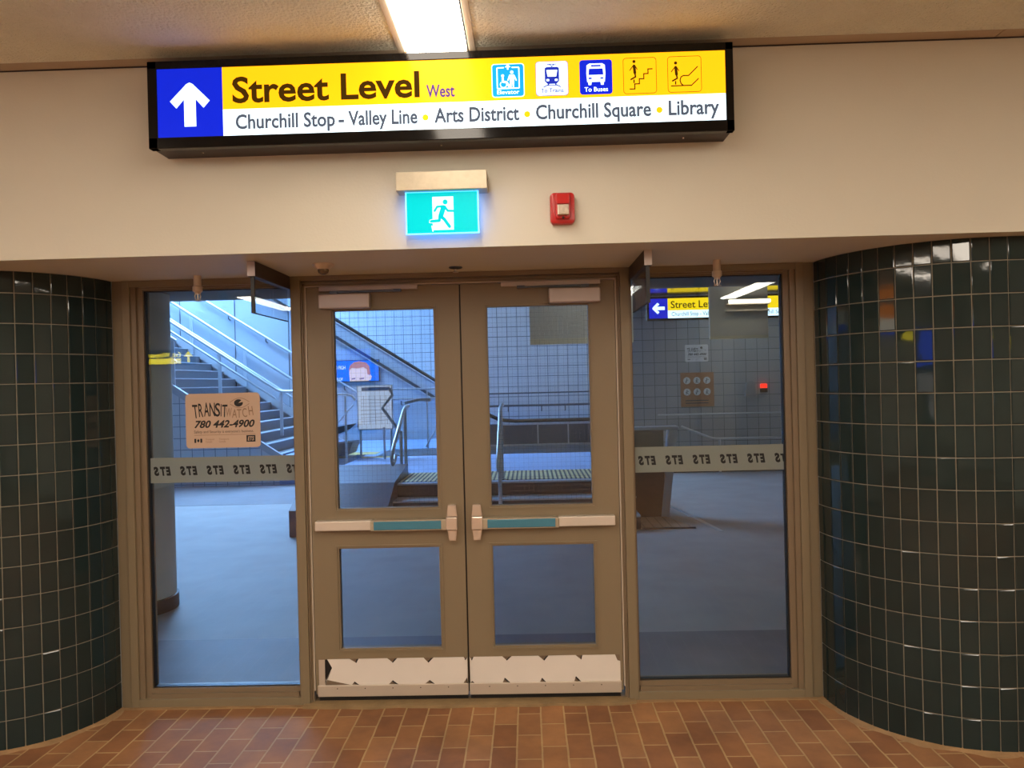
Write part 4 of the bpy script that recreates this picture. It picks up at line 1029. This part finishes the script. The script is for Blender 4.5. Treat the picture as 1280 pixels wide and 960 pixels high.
# hanging bulkhead boxes
root = empty('bulkhead_box', (2.54, 4.1, 2.06)); tag(root, 'grey hanging box with a glowing tube seen through the right side window', 'bulkhead')
p = MB(); p.box(2.244, 2.845, 4.0, 4.04, 2.085, 3.05); p.build('casing', 'bulk', root)
p = MB(); p.box(2.244, 2.845, 3.996, 4.04, 2.055, 2.085); p.build('lower_edge', 'bulk_edge', root)
root = empty('reflection_tube', (2.62, 3.9, 2.43)); tag(root, 'white glowing tube standing in for a ceiling light reflected in the glass', 'lamp')  # glowing tube modelled in place of a ceiling reflection in the pane
p = MB(); p.tube([(2.41, 3.90, 2.43), (2.84, 3.90, 2.43)], 0.016, 12); p.build('tube', 'tube_em', root)
p = MB(); p.box(2.395, 2.845, 3.925, 4.0, 2.40, 2.46, bev=0.004); p.box(2.395, 2.412, 3.88, 3.93, 2.41, 2.455); p.box(2.40, 2.845, 3.95, 3.995, 2.335, 2.35); p.build('tube_backing', 'whiteplastic', root)
root = empty('bulkhead_box', (0.9, 4.1, 2.05)); tag(root, 'grey hanging box with cream lower edge seen through the right door', 'bulkhead')
p = MB(); p.box(0.375, 1.45, 4.0, 4.04, 2.105, 3.05); p.build('casing', 'bulk', root)
p = MB(); p.box(0.375, 1.45, 3.996, 4.04, 2.045, 2.105); p.build('lower_edge', 'bulk_edge', root)

# things on the near tiled wall
transit_sticker(3.112, 3.518, 1.94, 2.24, 9.499, 'small white sticker with an eye on the far grey tiled wall', big=False)
p = MB(); p.box(3.02, 3.60, 9.485, 9.4995, 1.15, 1.75, 0)
for i in range(3):
    for j in range(2):
        cx, cz = 3.13+i*0.175, 1.61-j*0.20
        p.disc(cx, cz, 0.062, 9.4845, 1, 0.001)
        p.disc(cx, cz+0.028, 0.009, 9.483, 2); p.stroke([(cx, cz+0.015), (cx-0.005, cz-0.01), (cx+0.022*(1 if (i+j) % 2 else -1), cz-0.04)], 0.009, 9.483, 2)
        p.stroke([(cx-0.03, cz-0.008), (cx+0.03, cz+0.012)], 0.006, 9.483, 2); p.stroke([(cx-0.005, cz-0.01), (cx-0.018, cz-0.042)], 0.01, 9.483, 2)
for z in (1.25, 1.205): p.poly([(3.10, z), (3.50, z), (3.50, z+0.016), (3.10, z+0.016)], 9.4845, 2)
tag(p.build('poster', ['poster', 'paper', 'riser']), 'orange brown poster with six round symbols on the far tiled wall', 'poster')
p = MB(); p.prism([(4.13, 1.31), (4.31, 1.31), (4.30, 1.55), (4.24, 1.58), (4.16, 1.55)], 'y', 9.42, 9.4995)
tag(p.build('wall_dispenser', 'greyprint'), 'pale rounded box on the far tiled wall beside the red lamp', 'wall box')
root = empty('warning_lamp', (4.46, 9.5, 1.45)); tag(root, 'small black box with a glowing red top on the far tiled wall', 'warning lamp')
p = MB(); p.box(4.405, 4.52, 9.43, 9.4995, 1.375, 1.45, bev=0.005); p.build('case', 'black', root)
p = MB(); p.box(4.410, 4.515, 9.425, 9.4995, 1.45, 1.525, bev=0.012); p.build('lamp', 'redlamp', root)
root = empty('handrail', (3.9, 9.4, 0.7)); tag(root, 'faint grey handrail along the foot of the far tiled wall', 'handrail')
tube_obj('upper_rail', [(2.6, 9.42, 1.02), (4.9, 9.42, 1.02)], 0.014, 'steel', root)
tube_obj('lower_rail', [(3.0, 9.42, 0.81), (3.50, 9.42, 0.605), (3.6, 9.42, 0.585), (4.9, 9.42, 0.585)], 0.02, 'steel', root)
tube_obj('post', [(3.66, 9.42, 0.0), (3.66, 9.42, 0.585)], 0.022, 'steel', root)
p = MB(); p.box(1.95, 6.5, 9.47, 9.4995, 0.0, 0.10); struct(p.build('baseboard_near', 'riser'), 'dark base strip along the far grey tiled wall', 'baseboard')
root = empty('parapet', (1.8, 5.3, 0)); tag(root, 'dark parapet with pale end strip right of the entry steps', 'parapet')
p = MB(); p.box(1.56, 1.95, 5.22, 5.36, 0, 1.05); p.build('body', 'riser', root)
p = MB(); p.prism([(1.90, 0.0), (1.99, 0.0), (2.12, 1.05), (2.02, 1.05)], 'y', 5.20, 5.36); p.build('end_strip', 'nosing', root)
p = MB(); p.box(1.50, 2.13, 5.18, 5.38, 1.045, 1.085, bev=0.004); p.build('cap', 'steel', root)
p = MB(); p.prism([(1.56, 4.50), (2.14, 4.50), (1.95, 5.17), (1.56, 5.17)], 'z', 0.0, 0.012); tag(p.build('landing_mat', 'pave'), 'brown paved patch at the foot of the dark parapet', 'paving')  # slanted right edge of the paving stands in for a shadow border
p = MB(); p.box(1.56, 2.15, 4.47, 4.50, 0.0, 0.016); tag(p.build('floor_edging', 'riser'), 'dark edging bar in front of the brown paved patch', 'edging')
p = MB(); p.prism([(2.14, 5.95), (2.19, 5.95), (2.41, 4.28), (2.36, 4.28)], 'z', 0.0, 0.006); tag(p.build('floor_strip', 'steel'), 'thin pale strip slanting across the dark concourse floor', 'floor strip')

# ================================================================== BEHIND THE PHOTOGRAPHER (seen only in reflections)
for x, q in ((-3.9, 'outermost strip reflected in the left curved tiles'), (-1.95, 'strip between the middle light and the left outer strip'), (1.95, 'strip between the middle light and the right outer strip'), (3.9, 'outermost strip reflected in the right curved tiles')):
    strip_light(x, -9.5, -2.2, 'recessed ceiling light behind the photographer, ' + q)
root = empty('exit_board', (-4.9, -7.0, 2.15)); tag(root, 'yellow lettered exit board reflected in the left side window', 'sign')
p = MB(); p.box(-5.75, -4.55, -7.06, -7.01, 2.03, 2.26); p.build('board', 'signblack', root)
p = MB(); p.keep = True
p.add([(-5.3, -7.0, 2.05), (-4.745, -7.0, 2.05), (-4.745, -7.0, 2.13), (-5.3, -7.0, 2.13)], [(3, 2, 1, 0)], 0)
p.text('Exit_Winspear', -5.235, 2.150, -7.0, 0.066, 0, w=0.49, bold=0.03, mirror=True)
p.add([(-4.648, -7.0, 2.07), (-4.612, -7.0, 2.07), (-4.612, -7.0, 2.17), (-4.648, -7.0, 2.17)], [(3, 2, 1, 0)], 0)
p.add([(-4.70, -7.0, 2.155), (-4.56, -7.0, 2.155), (-4.63, -7.0, 2.235)], [(2, 1, 0)], 0)
p.build('lettering', 'yel_em', root)
root = empty('shop_sign', (-6, -3.9, 2.45)); tag(root, 'orange white and blue shop sign reflected in the right curved tiles', 'sign')
p = MB(); p.box(-6, -5.9, -4.9, -3.0, 2.55, 2.75, 0); p.box(-6, -5.9, -4.9, -3.0, 2.35, 2.55, 1); p.box(-6, -5.9, -4.9, -3.0, 2.22, 2.35, 2); p.build('panel', ['orange_em', 'white_em', 'blue_em'], root)
root = empty('info_screen', (-2.6, -8.0, 1.6)); tag(root, 'blue information screen over a white map reflected in the right curved tiles', 'screen')
p = MB(); p.box(-3.1, -2.1, -8.1, -8.02, 0.9, 2.3); p.build('stand', 'signblack', root)
p = MB(); p.box(-3.05, -2.15, -8.02, -8.0, 1.75, 2.25, 0); p.box(-3.0, -2.2, -8.02, -8.0, 1.05, 1.65, 1); p.build('display', ['blue_em', 'map'], root)
